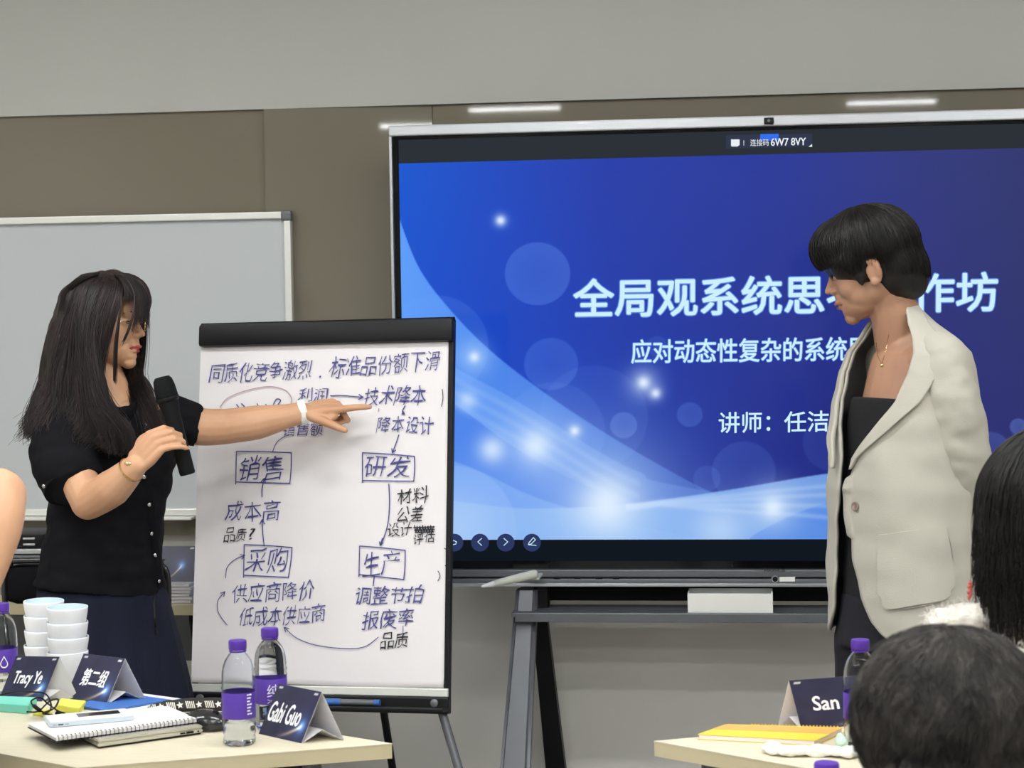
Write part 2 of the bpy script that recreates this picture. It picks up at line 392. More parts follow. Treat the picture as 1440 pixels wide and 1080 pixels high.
# --- slide artwork as a fine vertex-coloured sheet
NX, NZ = 760, 372
xs = np.linspace(SXL, SXR, NX); zs = np.linspace(SZB, SZT, NZ)
X, Zg = np.meshgrid(xs, zs)
q = np.stack([X - CP.x, np.full_like(X, sy) - CP.y, Zg - CP.z], -1)
dd = q @ np.array(FW); PX = 720 + (q @ np.array(RT)) / dd * FPX; PY = 540 - (q @ np.array(UP)) / dd * FPX
def interp_cols(x, keys):
    ks = [k[0] for k in keys]; return np.stack([np.interp(x, ks, [k[1][i] for k in keys]) for i in range(3)], -1)
top = interp_cols(PX, [(561, (26, 88, 208)), (700, (32, 74, 192)), (850, (38, 62, 170)), (1100, (42, 58, 152)), (1300, (48, 56, 126)), (1440, (48, 56, 112)), (1650, (46, 52, 104))])
bot = interp_cols(PX, [(561, (20, 72, 205)), (750, (24, 66, 190)), (950, (28, 52, 158)), (1180, (36, 44, 128)), (1440, (42, 46, 112)), (1650, (40, 44, 100))])
f = np.clip((PY - 250) / 380, 0, 1)[..., None]; C = top * (1 - f) + bot * f
def blend(C, col, a): return C * (1 - a[..., None]) + np.array(col, float) * a[..., None]
def below(keys, soft=2.0):
    yy = np.interp(PX, [k[0] for k in keys], [k[1] for k in keys]); return np.clip((PY - yy) / soft + .5, 0, 1)
def smoothcurve(keys):
    P, _ = spline([V((a, b_, 0)) for a, b_ in keys], None, 8); return [(p.x, p.y) for p in P]
for (cx_, cy_, r, a) in ((756, 385, 46, .30), (775, 512, 38, .22), (612, 487, 75, .18), (835, 587, 76, .10), (779, 607, 72, .12), (877, 598, 19, .28), (970, 583, 18, .22), (1046, 664, 45, .14), (1171, 622, 42, .10), (994, 673, 19, .14), (924, 487, 15, .14), (1432, 600, 12, .35), (1392, 636, 30, .22)):
    d = np.hypot((PX - cx_), (PY - cy_) * 1.04); C = blend(C, (120, 160, 245), a * np.clip((r - d) / 2 + .5, 0, 1) * (0.75 + .25 * np.clip(d / r, 0, 1)))
c1 = smoothcurve([(561, 306), (590, 378), (636, 439), (692, 495), (764, 551), (840, 602), (917, 648), (998, 691), (1100, 730), (1700, 800)])
c2 = smoothcurve([(561, 470), (636, 515), (713, 556), (789, 602), (840, 634), (900, 664), (998, 691), (1700, 800)])
c3 = smoothcurve([(561, 530), (636, 566), (713, 622), (800, 672), (886, 704), (950, 715), (1700, 900)])
c4 = smoothcurve([(561, 628), (636, 648), (680, 665), (740, 694), (799, 714), (900, 740), (1700, 900)])
c5 = smoothcurve([(561, 694), (636, 704), (720, 714), (799, 714), (891, 708), (1018, 690), (1171, 665), (1300, 655), (1440, 644), (1700, 628)])
fadeR = np.clip(1 - (PX - 561) / 500, 0, 1)
C = blend(C, (104, 168, 255), below(c1) * (.62 + .25 * fadeR) * (.35 + .65 * fadeR))
C = blend(C, (128, 176, 250), below(c2) * (.50) * (.35 + .65 * fadeR))
C = blend(C, (58, 112, 226), below(c3) * (.60) * (.5 + .5 * fadeR))
C = blend(C, (130, 180, 250), below(c4) * (.45))
b5 = below(c5); C = blend(C, (128, 176, 240), b5 * .85)
rr = below(smoothcurve([(561, 900), (1000, 790), (1060, 752), (1120, 722), (1171, 706), (1260, 690), (1440, 676), (1700, 660)])); C = blend(C, (70, 124, 226), rr * .55)
rr2 = below(smoothcurve([(561, 900), (1120, 790), (1150, 745), (1175, 718), (1210, 706), (1300, 700), (1700, 700)])); C = blend(C, (150, 200, 252), rr2 * .6)
arc = np.clip((90 - np.hypot(PX - 636, PY - 745)) / 2 + .5, 0, 1) * (PX > 560); C = blend(C, (150, 190, 250), arc * .3)
for k, yy in enumerate((20, 34, 52, 70)):      # streaks of the sweeping ribbon at the right
    line = np.abs((PY - (np.interp(PX, [a for a, _ in c5], [b_ for _, b_ in c5]) + yy * np.clip((PX - 900) / 300, .1, 1.6))))
    C = blend(C, (200, 222, 252), .30 * np.exp(-(line / 3.5) ** 2) * (PX > 880))
for k in range(3):
    yy = np.interp(PX, [a for a, _ in c2], [b_ for _, b_ in c2]) + 16 + 18 * k
    C = blend(C, (170, 200, 250), .22 * np.exp(-((PY - yy) / 5) ** 2) * (PX < 900))
for (cx_, cy_, r, a) in ((853, 708, 46, .95), (853, 708, 130, .42), (1087, 714, 16, .9), (1087, 714, 42, .5), (753, 627, 24, .85), (692, 632, 22, .8), (753, 627, 60, .35), (667, 502, 8, .9), (667, 502, 26, .4), (657, 563, 16, .6), (808, 606, 7, .95), (808, 606, 14, .4), (905, 538, 10, .95), (905, 538, 26, .5), (922, 553, 7, .9), (922, 553, 13, .4), (704, 310, 6, .95), (704, 310, 11, .6), (1013, 744, 46, .5), (640, 740, 80, .35)):
    d2 = ((PX - cx_) ** 2 + (PY - cy_) ** 2) / r ** 2; C = blend(C, (225, 240, 255), a * np.exp(-d2 * 1.3))
C = np.clip(C / 255, 0, 1); L = np.where(C <= .04045, C / 12.92, ((C + .055) / 1.055) ** 2.4)
me = bpy.data.meshes.new('slide_image')
vv = np.stack([X.ravel(), np.full(X.size, sy - .0006), Zg.ravel()], -1)
idx = np.arange(NX * NZ).reshape(NZ, NX)
ff = np.stack([idx[:-1, :-1], idx[:-1, 1:], idx[1:, 1:], idx[1:, :-1]], -1).reshape(-1, 4)
me.vertices.add(len(vv)); me.vertices.foreach_set('co', vv.ravel())
me.loops.add(ff.size); me.loops.foreach_set('vertex_index', ff.ravel())
me.polygons.add(len(ff)); me.polygons.foreach_set('loop_start', np.arange(0, ff.size, 4)); me.update(calc_edges=True)
ca = me.color_attributes.new('art', 'FLOAT_COLOR', 'POINT'); ca.data.foreach_set('color', np.concatenate([L.reshape(-1, 3), np.ones((L.shape[0] * L.shape[1], 1))], 1).ravel().astype(np.float32))
ms = bpy.data.materials.new('slide_light'); ms.use_nodes = True; nt = ms.node_tree; nt.nodes.clear()
at_ = nt.nodes.new('ShaderNodeVertexColor'); at_.layer_name = 'art'; e = nt.nodes.new('ShaderNodeEmission'); o_ = nt.nodes.new('ShaderNodeOutputMaterial')
gl = nt.nodes.new('ShaderNodeBsdfGlossy'); gl.inputs['Roughness'].default_value = .1; gl.inputs['Color'].default_value = (.016, .016, .016, 1); ad = nt.nodes.new('ShaderNodeAddShader')
nt.links.new(at_.outputs[0], e.inputs[0]); nt.links.new(e.outputs[0], ad.inputs[0]); nt.links.new(gl.outputs[0], ad.inputs[1]); nt.links.new(ad.outputs[0], o_.inputs[0])
slide = finish('slide_image', me, ms, t, False)
TN = V((0, -1, 0))
def scr(px, py, off=0.0015): return atY(px, py, sy - off)
M['tx'] = emat('slide_text_light', (205, 240, 255)); M['txg'] = emat('slide_text_halo', (96, 140, 226)); M['txw'] = emat('screen_white', (235, 240, 245))
def slide_text(body, bl, br, h, bold, halo, name='title_text'):
    def layers(g, r, off, n):
        for k in range(n):
            dx, dy = r * math.cos(2 * math.pi * k / n), r * math.sin(2 * math.pi * k / n); o_ = off + k * 1e-5
            text_on(g, body, scr(bl[0] + dx, bl[1] + dy, o_), scr(br[0] + dx, br[1] + dy, o_), scr(bl[0] + dx, bl[1] - h + dy, o_))
    if halo:
        g = G(); layers(g, halo, .0012, 8); g.build('text_halo', M['txg'], slide, norm=False)
    g = G(); layers(g, bold, .002, 6 if bold else 1); g.build(name, M['tx'], slide, norm=False)
slide_text('全局观系统思考工作坊', (807, 446), (1402, 437), 53, 1.0, 2.4)
slide_text('应对动态性复杂的系统思考方法', (888, 511), (1314, 506), 33, .35, 1.3, 'subtitle_text')
slide_text('讲师：', (1011, 609), (1083, 608), 29, .35, 0, 'lecturer_word')
slide_text('任洁', (1103, 608), (1165, 606.5), 29, .35, 0, 'lecturer_name')
M['ov'] = emat('overlay_grey', (52, 58, 78)); M['ovb'] = emat('overlay_blue', (54, 112, 235)); M['btn'] = emat('button_disc', (46, 58, 100))
g = G(); g.raw([scr(1021, 209, .001), scr(1142, 206, .001), scr(1142, 188, .001), scr(1021, 190, .001)], [[0, 1, 2, 3]]); g.build('code_badge', M['ov'], t, norm=False)
g = G(); g.raw([scr(1069, 198, .0014), scr(1095, 197.5, .0014), scr(1095, 188, .0014), scr(1069, 188.5, .0014)], [[0, 1, 2, 3]]); g.build('blue_tab', M['ovb'], t, norm=False)
g = G(); text_on(g, '连接码', scr(1055, 205.5), scr(1081, 205), scr(1055, 196)); text_on(g, '6W7 8VY', scr(1084, 205.2), scr(1133, 204.2), scr(1084, 194.5)); text_on(g, '6W7 8VY', scr(1084.5, 205.2, .0016), scr(1133.5, 204.2, .0016), scr(1084.5, 194.5, .0016))
g.raw([scr(1137, 206.5), scr(1142, 206.4), scr(1142, 202.5)], [[0, 1, 2]])
g.raw([scr(1028, 205), scr(1029, 206), scr(1037, 206), scr(1040, 204), scr(1040, 196), scr(1028, 196)], [[0, 1, 2, 3, 4, 5]])
ribbon(g, [scr(1046, 204.5), scr(1046, 197.5)], .0012, TN); g.build('code_text', M['txw'], t, norm=False)
for k, px in enumerate((639, 675, 711, 748)):
    g = G(); n = 28; g.raw([scr(px + 12.5 * math.cos(2 * math.pi * i / n), 763 + 12.5 * math.sin(2 * math.pi * i / n), .0012) for i in range(n)], [list(range(n))[::-1]])
    bt = g.build('round_button', M['btn'], t, norm=False)
    g = G(); Q = lambda a, b_: scr(px + a, 762 + b_, .002)
    sh = [[(-3, -3), (3, 0), (2, 3), (-2, 4)], [(2.5, -5), (-3, 0), (2.5, 5)], [(-2.5, -5), (3, 0), (-2.5, 5)], [(-5, 4), (-4, 1), (2, -6), (5, -3), (-1, 3), (-5, 4), (6, 5)]][k]
    ribbon(g, [Q(*p) for p in sh], .002, TN); g.build('icon', M['tx'], bt, norm=False)
g = G().box((scr(1081, 171).x, TY - .02, atY(1081, 171, TY).z), (.026, .02, .017), .003); wc = g.build('webcam', M['black'], t)
p = atY(1081, 171, TY); G().lathe([(.004, 0), (.004, .002)], (p.x, TY - .031, p.z), 14, (V((1, 0, 0)), Z, V((0, -1, 0)))).build('lens', M['greymetal'], wc)
yb = TY - .0265
g = G(); P_ = lambda a, b_, o=0: atY(a, b_, yb - .001 - o); text_on(g, 'MAXHUB', P_(1075, 804.5), P_(1104, 804.2), P_(1075, 800.2)); g.build('maker_name', M['black'], t, norm=False)
yb = TY - .033
g = G(); P_ = lambda a, b_, o=0: atY(a, b_, yb - o)
g.raw([P_(1096, 818), P_(1118, 817.7), P_(1118, 811), P_(1096, 811.3)], [[0, 1, 2, 3]]); g.build('sticker', M['white'], t, norm=False)
g = G(); n = 20; g.raw([P_(1090 + 5 * math.cos(2 * math.pi * i / n), 814.5 + 5 * math.sin(2 * math.pi * i / n)) for i in range(n)], [list(range(n))[::-1]]); rs = g.build('round_sticker', M['silver'], t, norm=False)
g = G(); n = 20; g.raw([P_(1090 + 3.8 * math.cos(2 * math.pi * i / n), 814.5 + 3.8 * math.sin(2 * math.pi * i / n), .0006) for i in range(n)], [list(range(n))[::-1]]); g.build('emblem', M['black'], rs, norm=False)

# --- stand
sx = atY(737, 850, TY).x; sx2 = 2 * cx - sx
barz = atY(900, 857, TY - .02).z
t = thing('display_stand', 'dark grey metal stand with splayed legs and shelf carrying the display', 'stand', (cx, TY + .05, 0))
for s_, xx in ((1, sx), (-1, sx2)):
    topz = ozb - .002
    foot = V((xx - s_ * .012, TY - .32, .05)); head = V((xx + s_ * .01, TY + .01, topz))
    fd = (head - foot)
    leg = G().hexa([foot + V((-.045, -.03, 0)), foot + V((.045, -.03, 0)), foot + V((.045, .03, 0)), foot + V((-.045, .03, 0))],
                   [head + V((-.030, -.03, 0)), head + V((.030, -.03, 0)), head + V((.030, .03, 0)), head + V((-.030, .03, 0))])
    bmesh.ops.bevel(leg.bm, geom=leg.bm.edges[:], offset=.012, segments=3, affect='EDGES'); leg.build('leg', M['greymetal'], t, 40)
    foot2 = V((xx + s_ * .07, TY + .22, .05)); h2 = V((xx + s_ * .03, TY + .06, topz - .02))
    G().hexa([foot2 + V((-.03, -.02, 0)), foot2 + V((.03, -.02, 0)), foot2 + V((.03, .02, 0)), foot2 + V((-.03, .02, 0))],
             [h2 + V((-.02, -.02, 0)), h2 + V((.02, -.02, 0)), h2 + V((.02, .02, 0)), h2 + V((-.02, .02, 0))]).build('leg', M['black'], t)
    G().box((xx + s_ * .03, TY + .03, topz - .04), (.075, .06, .10), .012).build('bracket', M['black'], t)
    for fy in (foot.y, foot2.y):
        G().lathe([(.026, 0), (.03, .01), (.03, .04), (.02, .05)], (xx, fy, 0), 18).build('castor', M['black'], t, 40)
G().box((cx, TY - .01, barz - .006), (sx2 - sx + .05, .16, .012), .003).build('shelf', M['greymetal'], t)
G().box((cx, TY - .085, barz - .012), (sx2 - sx + .03, .012, .026), .003).build('shelf_lip', M['greymetal'], t)
G().box((cx, TY + .09, (barz + ozb) / 2 + .002), (sx2 - sx, .01, ozb - barz - .012), .001).build('back_plate', M['blackmatte'], t)
# white box on the shelf
a = atY(967, 857, TY - .08); b2 = atY(1087, 857, TY - .08); h_ = atY(967, 830, TY - .08).z - a.z
t = thing('white_box', 'small white open-topped box on the shelf under the display', 'box', ((a.x + b2.x) / 2, TY - .03, barz))
bw = b2.x - a.x
G().box(((a.x + b2.x) / 2, TY - .075, barz + h_ / 2), (bw, .004, h_), .001).build('front_panel', M['white'], t)
G().box(((a.x + b2.x) / 2, TY + .025, barz + h_ / 2), (bw, .004, h_), .001).build('back_panel', M['white'], t)
for x_ in (a.x + .002, b2.x - .002): G().box((x_, TY - .025, barz + h_ / 2), (.004, .096, h_), .001).build('side_panel', M['white'], t)
G().box(((a.x + b2.x) / 2, TY - .025, barz + .003), (bw - .008, .096, .004)).build('base_panel', M['white'], t)
# stylus lying across the stand head
a = S(677, 825, 5.28); b2 = S(754, 807, 5.36)
ax = (b2 - a).normalized(); Pt = lambda k: a + ax * ((b2 - a).length * k)
t = thing('stylus', 'pale grey-green pointer pen sticking out past the head of the display stand', 'stylus', Pt(.5))
G().tube([Pt(.22), Pt(.5), Pt(.96), Pt(1)], [.0085, .011, .0125, .011], 14).build('barrel', M['stylus'], t, True)
G().tube([Pt(0), Pt(.02), Pt(.22)], [.002, .0035, .0083], 14).build('tip', M['white'], t, True)
G().box(Pt(.95) + V((0, .05, -.012)), (.03, .10, .006), .002).build('clip', M['stylus'], t)

# ================================================================== FLIP CHART
ca_ = math.radians(14)
CX = (R0 * math.cos(ca_) - F0 * math.sin(ca_)).normalized(); CA = (F0 * math.cos(ca_) + R0 * math.sin(ca_)).normalized()
lean = math.radians(8.8); CU = (Z * math.cos(lean) + CA * math.sin(lean)).normalized()
ro = .0115; CX2 = (CX * math.cos(ro) + CU * math.sin(ro)).normalized(); CU = (CU * math.cos(ro) - CX * math.sin(ro)).normalized(); CX = CX2
CN = CX.cross(CU).normalized()
if CN.dot(F0) > 0: CN = -CN
C0 = S(457, 713, 5.0)
def ch(px, py, off=0.0):
    p = onp(px, py, C0, CN); return p + CN * off
def cl(p): q_ = p - C0; return q_.dot(CX), q_.dot(CU)
def cw(x, u, off=0.0): return C0 + CX * x + CU * u + CN * off
axc = (CX, CN, CU)
xl = cl(ch(281, 600))[0]; xr = cl(ch(636, 600))[0]; ut = cl(ch(458, 453))[1]; ubb = cl(ch(458, 992))[1]
t = thing('flip_chart', 'black flip chart easel with a large handwritten paper pad', 'flip chart', V((C0.x, C0.y, 0)))
xm = (xl + xr) / 2; W = xr - xl
G().box(cw(xm, (ut + ubb) / 2, -.012), (W - .012, .014, ut - ubb), .002, axc).build('backing_board', M['white'], t)
for x_ in (xl + .006, xr - .006): G().box(cw(x_, (ut + ubb) / 2, -.010), (.014, .022, ut - ubb), .003, axc).build('side_frame', M['black'], t)
uc = cl(ch(458, 485))[1]
cl_ = G().box(cw(xm, (ut + uc) / 2, .006), (W + .006, .034, ut - uc), .010, axc).build('paper_clamp', M['black'], t, 40)
G().tube([cw(xl - .002, ut - .004, 0), cw(xr + .002, ut - .004, 0)], .009, 14).build('hinge_bar', M['blackmatte'], cl_, 40)
ub1 = cl(ch(458, 966))[1]; ub2 = cl(ch(458, 997))[1]
G().box(cw(xm, ub1 - .008, 0), (W, .02, .02), .002, axc).build('lower_rail', M['wbframe'], t)
G().box(cw(xm, (ub1 + ub2) / 2 - .012, .006), (W + .01, .03, ub1 - ub2 - .014), .004, axc).build('pen_tray_back', M['black'], t)
G().box(cw(xm, ub2 + .006, .035), (W + .01, .07, .010), .003, axc).build('pen_tray', M['black'], t)
for x_ in (xl + .03, xr - .03): G().lathe([(.010, 0), (.010, .004), (.007, .006)], cw(x_, (ub1 + ub2) / 2 - .006, .021), 16, (CX, CU, CN)).build('fixing_knob', M['greymetal'], t, 40)
for s_, x_ in ((-1, xl + .02), (1, xr - .02)):
    p0 = cw(x_, ub2 + .01, .0); f0_ = V((p0.x, p0.y, 0)) + CX * (.19 * s_) - CA * .12; f0_.z = .01
    G().tube([p0, f0_], (.011), 14).build('leg', M['greymetal'], t, 40)
    G().lathe([(.016, -.01), (.016, .02), (.012, .03)], f0_, 14).build('rubber_foot', M['black'], t, 40)
p0 = cw(xm, ut - .1, -.03); f0_ = V((p0.x, p0.y, .01)) + CA * .55
f0_.z = .01; G().tube([p0, f0_], .011, 14).build('leg', M['black'], t, 40); G().lathe([(.016, -.01), (.016, .02), (.012, .03)], f0_, 14).build('rubber_foot', M['black'], t, 40)
# paper sheets (slightly wavy), back pages then the written front page
def sheet(px0, px1, py0, py1, off, amp, name, par):
    x0, u1 = cl(ch(px0, py0)); x1, _ = cl(ch(px1, py0)); _, u0 = cl(ch(px0 + 100, py1)); nx, nu = 40, 60; vs = []; fs = []
    for lay in (0, 1):
        for j in range(nu + 1):
            for i in range(nx + 1):
                a = i / nx; b_ = j / nu; k = 1 - b_
                wv = amp * (noise.noise(V((a * 2.5, b_ * 3, 3 + off * 90))) * .5 + .3) * (.25 + k)
                vs.append(cw(x0 + (x1 - x0) * a, u0 + (u1 - u0) * b_ + .004 * noise.noise(V((a * 2, 7, 1))) * k, off + wv - lay * .0006))
    n1 = (nx + 1) * (nu + 1)
    for j in range(nu):
        for i in range(nx):
            q_ = [j * (nx + 1) + i, j * (nx + 1) + i + 1, (j + 1) * (nx + 1) + i + 1, (j + 1) * (nx + 1) + i]
            fs.append(q_); fs.append([n1 + v for v in q_[::-1]])
    for i in range(nx): fs.append([i, n1 + i, n1 + i + 1, i + 1])
    g = G(); g.raw(vs, fs); return g.build(name, M['paper'], par, True)
sheet(285, 631, 484, 958, .0, .002, 'paper_sheet', t)
page = sheet(283, 630, 484, 962, .003, .0025, 'paper_page', t)
INK = .0075
def wv_pts(pl): return [ch(a, b_, INK) for a, b_ in pl]
def hand_text(body, x0, y0, x1, y1, h, m_='ink', w_=.0, jit=1.0, thin=-.006):
    # centre line from (x0,y0) to (x1,y1), glyph height h px, one glyph at a time with its own tilt
    g = G(); n = len(body); step = (x1 - x0) / n
    for i, c_ in enumerate(body):
        u = (i + .5) / n; cx_ = x0 + (x1 - x0) * u; cy_ = y0 + (y1 - y0) * u + random.uniform(-1.2, 1.2) * jit
        if c_ in '.': hh, ww, cy_ = 3, 3, cy_ + h * .4
        elif c_ == '?': hh, ww = h * .8, step * .5
        else: hh, ww = h * random.uniform(.92, 1.06), step * .92 * random.uniform(.94, 1.04)
        an = math.radians(random.uniform(-5, 3) * jit - 2); sh_ = random.uniform(.02, .16)
        vs, fs = glyphs(c_, thin); x0_, x1_ = min(v.x for v in vs), max(v.x for v in vs); y0_, y1_ = min(v.y for v in vs), max(v.y for v in vs); sd_ = random.uniform(0, 99)
        def P2(v):
            a, b_ = (v.x - x0_) / (x1_ - x0_) - .5, (v.y - y0_) / (y1_ - y0_) - .5
            a, b_ = a + .11 * noise.noise(V((a * 2.2 + sd_, b_ * 2.2, 0))), b_ + .12 * noise.noise(V((a * 2.2, b_ * 2.2 + sd_, 5))) + a * .10
            a, b_ = a * ww, b_ * hh; a += b_ * sh_
            return ch(cx_ + a * math.cos(an) - b_ * math.sin(an), cy_ - (b_ * math.cos(an) + a * math.sin(an)), INK)
        g.raw([P2(v) for v in vs], fs)
    return g.build('handwriting', M[m_], page, norm=False)
hand_text('同质化竞争激烈.', 296, 527, 462, 518, 27)
hand_text('标准品份额下滑', 465, 518, 621, 508, 27)
hand_text('利润', 420, 557, 463, 556, 20, thin=-.002)
hand_text('技术降本', 513, 560, 601, 555, 27, thin=-.003)
hand_text('降本设计', 531, 599, 611, 597, 25, thin=-.001)
hand_text('销售额', 398, 606, 456, 602, 18, thin=0)
hand_text('销售', 337, 660, 400, 657, 34)
hand_text('研发', 512, 658, 580, 655, 31)
hand_text('成本高', 318, 720, 396, 716, 29)
hand_text('品质?', 317, 753, 364, 751, 20, 'inkb', thin=-.002)
hand_text('采购', 347, 789, 407, 787, 33)
hand_text('供应商降价', 327, 836, 444, 829, 27)
hand_text('低成本供应商', 338, 869, 459, 862, 26)
hand_text('材料', 559, 699, 604, 695, 23, 'inkb', thin=0)
hand_text('公差', 559, 725, 597, 722, 23, 'inkb', thin=-.002)
hand_text('设计', 546, 747, 581, 744, 19, 'inkb', thin=-.002)
hand_text('评估', 582, 758, 613, 756, 16, 'inkb', thin=0)
hand_text('生产', 510, 794, 564, 790, 33)
hand_text('调整节拍', 500, 839, 597, 836, 25, thin=0)
hand_text('报废率', 510, 873, 585, 868, 26, thin=-.003)
hand_text('品质', 536, 903, 576, 900, 22, 'inkb', thin=0)
def curve(pl, sub=8):
    P, _ = spline([V((a, b_, 0)) for a, b_ in pl], None, sub); return [(p.x, p.y) for p in P]
def strokes(lines, m_='ink', wd=.0028, nm='drawn_line'):
    g = G()
    for l in lines: ribbon(g, wv_pts(l), wd, CN)
    return g.build(nm, M[m_], page, norm=False)
def arrow(pl, hd=7):
    c_ = curve(pl); (x0, y0), (x1, y1) = c_[-4], c_[-1]; a = math.atan2(y1 - y0, x1 - x0)
    return [c_, [(x1 - hd * math.cos(a - .5), y1 - hd * math.sin(a - .5)), (x1, y1), (x1 - hd * math.cos(a + .5), y1 - hd * math.sin(a + .5))]]
strokes([curve([(311, 573), (322, 560), (350, 549), (380, 544), (402, 549), (411, 560), (410, 570)])], 'inkr', .0022)
strokes([[(334, 569), (337, 573)], [(341, 568), (347, 574)], [(363, 568), (366, 574)], [(375, 569), (378, 574)], curve([(384, 574), (390, 562), (396, 564), (388, 574)])], 'ink')
strokes(arrow([(466, 557), (482, 556.5), (498, 558), (512, 559)]) )
strokes(arrow([(571, 571), (567, 579), (570, 583)], 4) + arrow([(562, 612), (558, 624), (553, 637)], 6))
strokes([curve([(385, 635), (391, 622), (402, 614), (412, 611)])], wd=.002)
def boxed(a, b_, c_, d_): return [curve([(a[0], a[1]), ((a[0] + b_[0]) / 2, (a[1] + b_[1]) / 2 - .6), b_], 4), curve([b_, ((b_[0] + c_[0]) / 2 + .8, (b_[1] + c_[1]) / 2), c_], 4), [c_, d_], [(d_[0], d_[1] + 3), a]]
strokes(boxed((334, 635), (411, 637), (409, 680), (333, 678))); strokes(boxed((511, 637), (584, 642), (583, 677), (511, 676)))
strokes(boxed((345, 766), (412, 770), (407, 812), (344, 809))); strokes(boxed((507, 768), (571, 774), (569, 815), (506, 808)))
strokes(arrow([(370, 699), (370, 688), (373, 673)]) + arrow([(373, 768), (371, 750), (370, 731)]))
strokes(arrow([(319, 813), (321, 798), (332, 787), (346, 781)]) + arrow([(321, 879), (309, 862), (308, 845), (318, 832)]), wd=.002)
strokes(arrow([(533, 896), (515, 909), (490, 912), (450, 908), (420, 898), (401, 882)]), wd=.002)
strokes([curve([(548, 681), (549, 710), (546, 740), (537, 767)])] + arrow([(539, 757), (536, 767)], 5) + [curve([(528, 808), (526, 824)])], wd=.0028)
strokes([[(568, 880), (568, 893)], [(534, 575), (534, 579)]], 'ink', .0018)
strokes([[(584 + i * 1.9, 739 + (i % 2) * 9 + (i % 3)), (586 + i * 1.9, 748 - (i % 2) * 8)] for i in range(14)] + [[(583, 742), (612, 741)], [(584, 746), (612, 745)], [(585, 749), (611, 748)]], 'inkb', .0028, 'scribble')
strokes([curve([(617, 803), (620, 810), (617, 817)]), [(626, 771), (629, 773)], [(630, 770), (633, 774)], [(627, 795), (628, 796)], [(630, 816), (634, 816)], curve([(623, 548), (624, 560), (622, 572)])], 'inkb', .002)
# marker in the tray
a = ch(462, 993, .045); b2 = ch(543, 991, .045)
a = cw(cl(ch(464, 990))[0], ub2 + .020, .045); b2 = cw(cl(ch(542, 990))[0], ub2 + .020, .045)
t = thing('marker', 'blue whiteboard marker lying in the tray of the flip chart', 'marker', (a + b2) / 2 - Z * .009)
G().tube([a, a + (b2 - a) * .3], .0085, 14).build('marker_cap', M['markblue'], t, 40)
G().tube([a + (b2 - a) * .3, a + (b2 - a) * .9], .0075, 14).build('barrel', M['greymetal'], t, 40)
G().tube([a + (b2 - a) * .9, b2], .0080, 14).build('end_plug', M['markblue'], t, 40)
# ================================================================== PEOPLE
def frame_from(face, up):
    y_ = V(face).normalized(); z_ = (V(up) - y_ * V(up).dot(y_)).normalized(); x_ = y_.cross(z_).normalized(); return x_, y_, z_
class Loc:                                   # local head/hand coordinates
    def __init__(s, o, ax): s.o = V(o); s.ax = ax
    def __call__(s, x, y, z): return s.o + s.ax[0] * x + s.ax[1] * y + s.ax[2] * z
def add_head(g, H, k=1.0, neck_to=None, neck_r=.05, ears=(1, -1)):
    def E_(x, y, z, a, b_, c_): g.ell(H(x * k, y * k, z * k), (a * k, b_ * k, c_ * k), H.ax, 20)
    E_(0, -.012, .030, .073, .092, .084); E_(0, .022, -.015, .063, .061, .078); E_(0, .040, -.066, .045, .042, .040)
    E_(0, .066, -.095, .020, .018, .016); E_(0, .072, .030, .050, .014, .026)
    for s_ in (1, -1):
        E_(s_ * .030, .042, -.028, .030, .032, .036); E_(s_ * .034, -.002, -.048, .028, .046, .036); E_(s_ * .024, .030, -.070, .026, .036, .026); E_(s_ * .030, .022, -.048, .031, .042, .038)
        E_(s_ * .030, .066, .000, .016, .014, .009); E_(s_ * .011, .085, -.030, .008, .010, .0065)
    g.tube([H(0, .076 * k, .014 * k), H(0, .086 * k, -.008 * k), H(0, .099 * k, -.027 * k), H(0, .086 * k, -.034 * k)], [.006 * k, .0075 * k, .0085 * k, .006 * k], 12)
    E_(0, .099, -.026, .0085, .008, .0075)
    E_(0, .078, -.046, .018, .012, .012)
    E_(0, .083, -.0545, .019, .010, .0055); E_(0, .080, -.0665, .016, .010, .0065); E_(0, .072, -.080, .022, .012, .012)
    for s_ in ears:
        E_(s_ * .076, -.014, -.014, .0065, .017, .029); E_(s_ * .081, -.024, -.006, .006, .007, .024); E_(s_ * .081, -.016, .010, .006, .014, .008); E_(s_ * .079, -.008, -.036, .006, .009, .010)
    if neck_to is not None: g.limb([H(0, -.020 * k, -.03 * k), H(0, -.022 * k, -.085 * k), neck_to], [neck_r, neck_r * .97, neck_r * 1.15], 20)
def face_bits(H, k, par, lipm, near=(1, -1), lids=0.0):
    for s_ in near:
        g = G(); g.ell(H(s_ * .031 * k, .0765 * k, .001 * k), (.0125 * k, .0045 * k, .0042 * k), H.ax, 12); g.build('eye', M['eye'], par, True)
        g = G(); g.tube([H(s_ * .016 * k, .0815 * k, .021 * k), H(s_ * .030 * k, .0815 * k, .0265 * k), H(s_ * .048 * k, .071 * k, .022 * k)], [(.0012, .0018), (.0024, .0026), (.001, .0012)], 8); g.build('eyebrow', M['hair2'], par, True)
    g = G()
    g.tube([H(-.021 * k, .076 * k, -.0605 * k), H(-.009 * k, .0905 * k, -.0565 * k), H(0, .0925 * k, -.0575 * k), H(.009 * k, .0905 * k, -.0565 * k), H(.021 * k, .076 * k, -.0605 * k)], [.001, .004, .0038, .004, .001], 8)
    g.tube([H(-.019 * k, .076 * k, -.062 * k), H(0, .0885 * k, -.067 * k), H(.019 * k, .076 * k, -.062 * k)], [.001, .0052, .001], 8)
    g.build('lips', lipm, par, True)
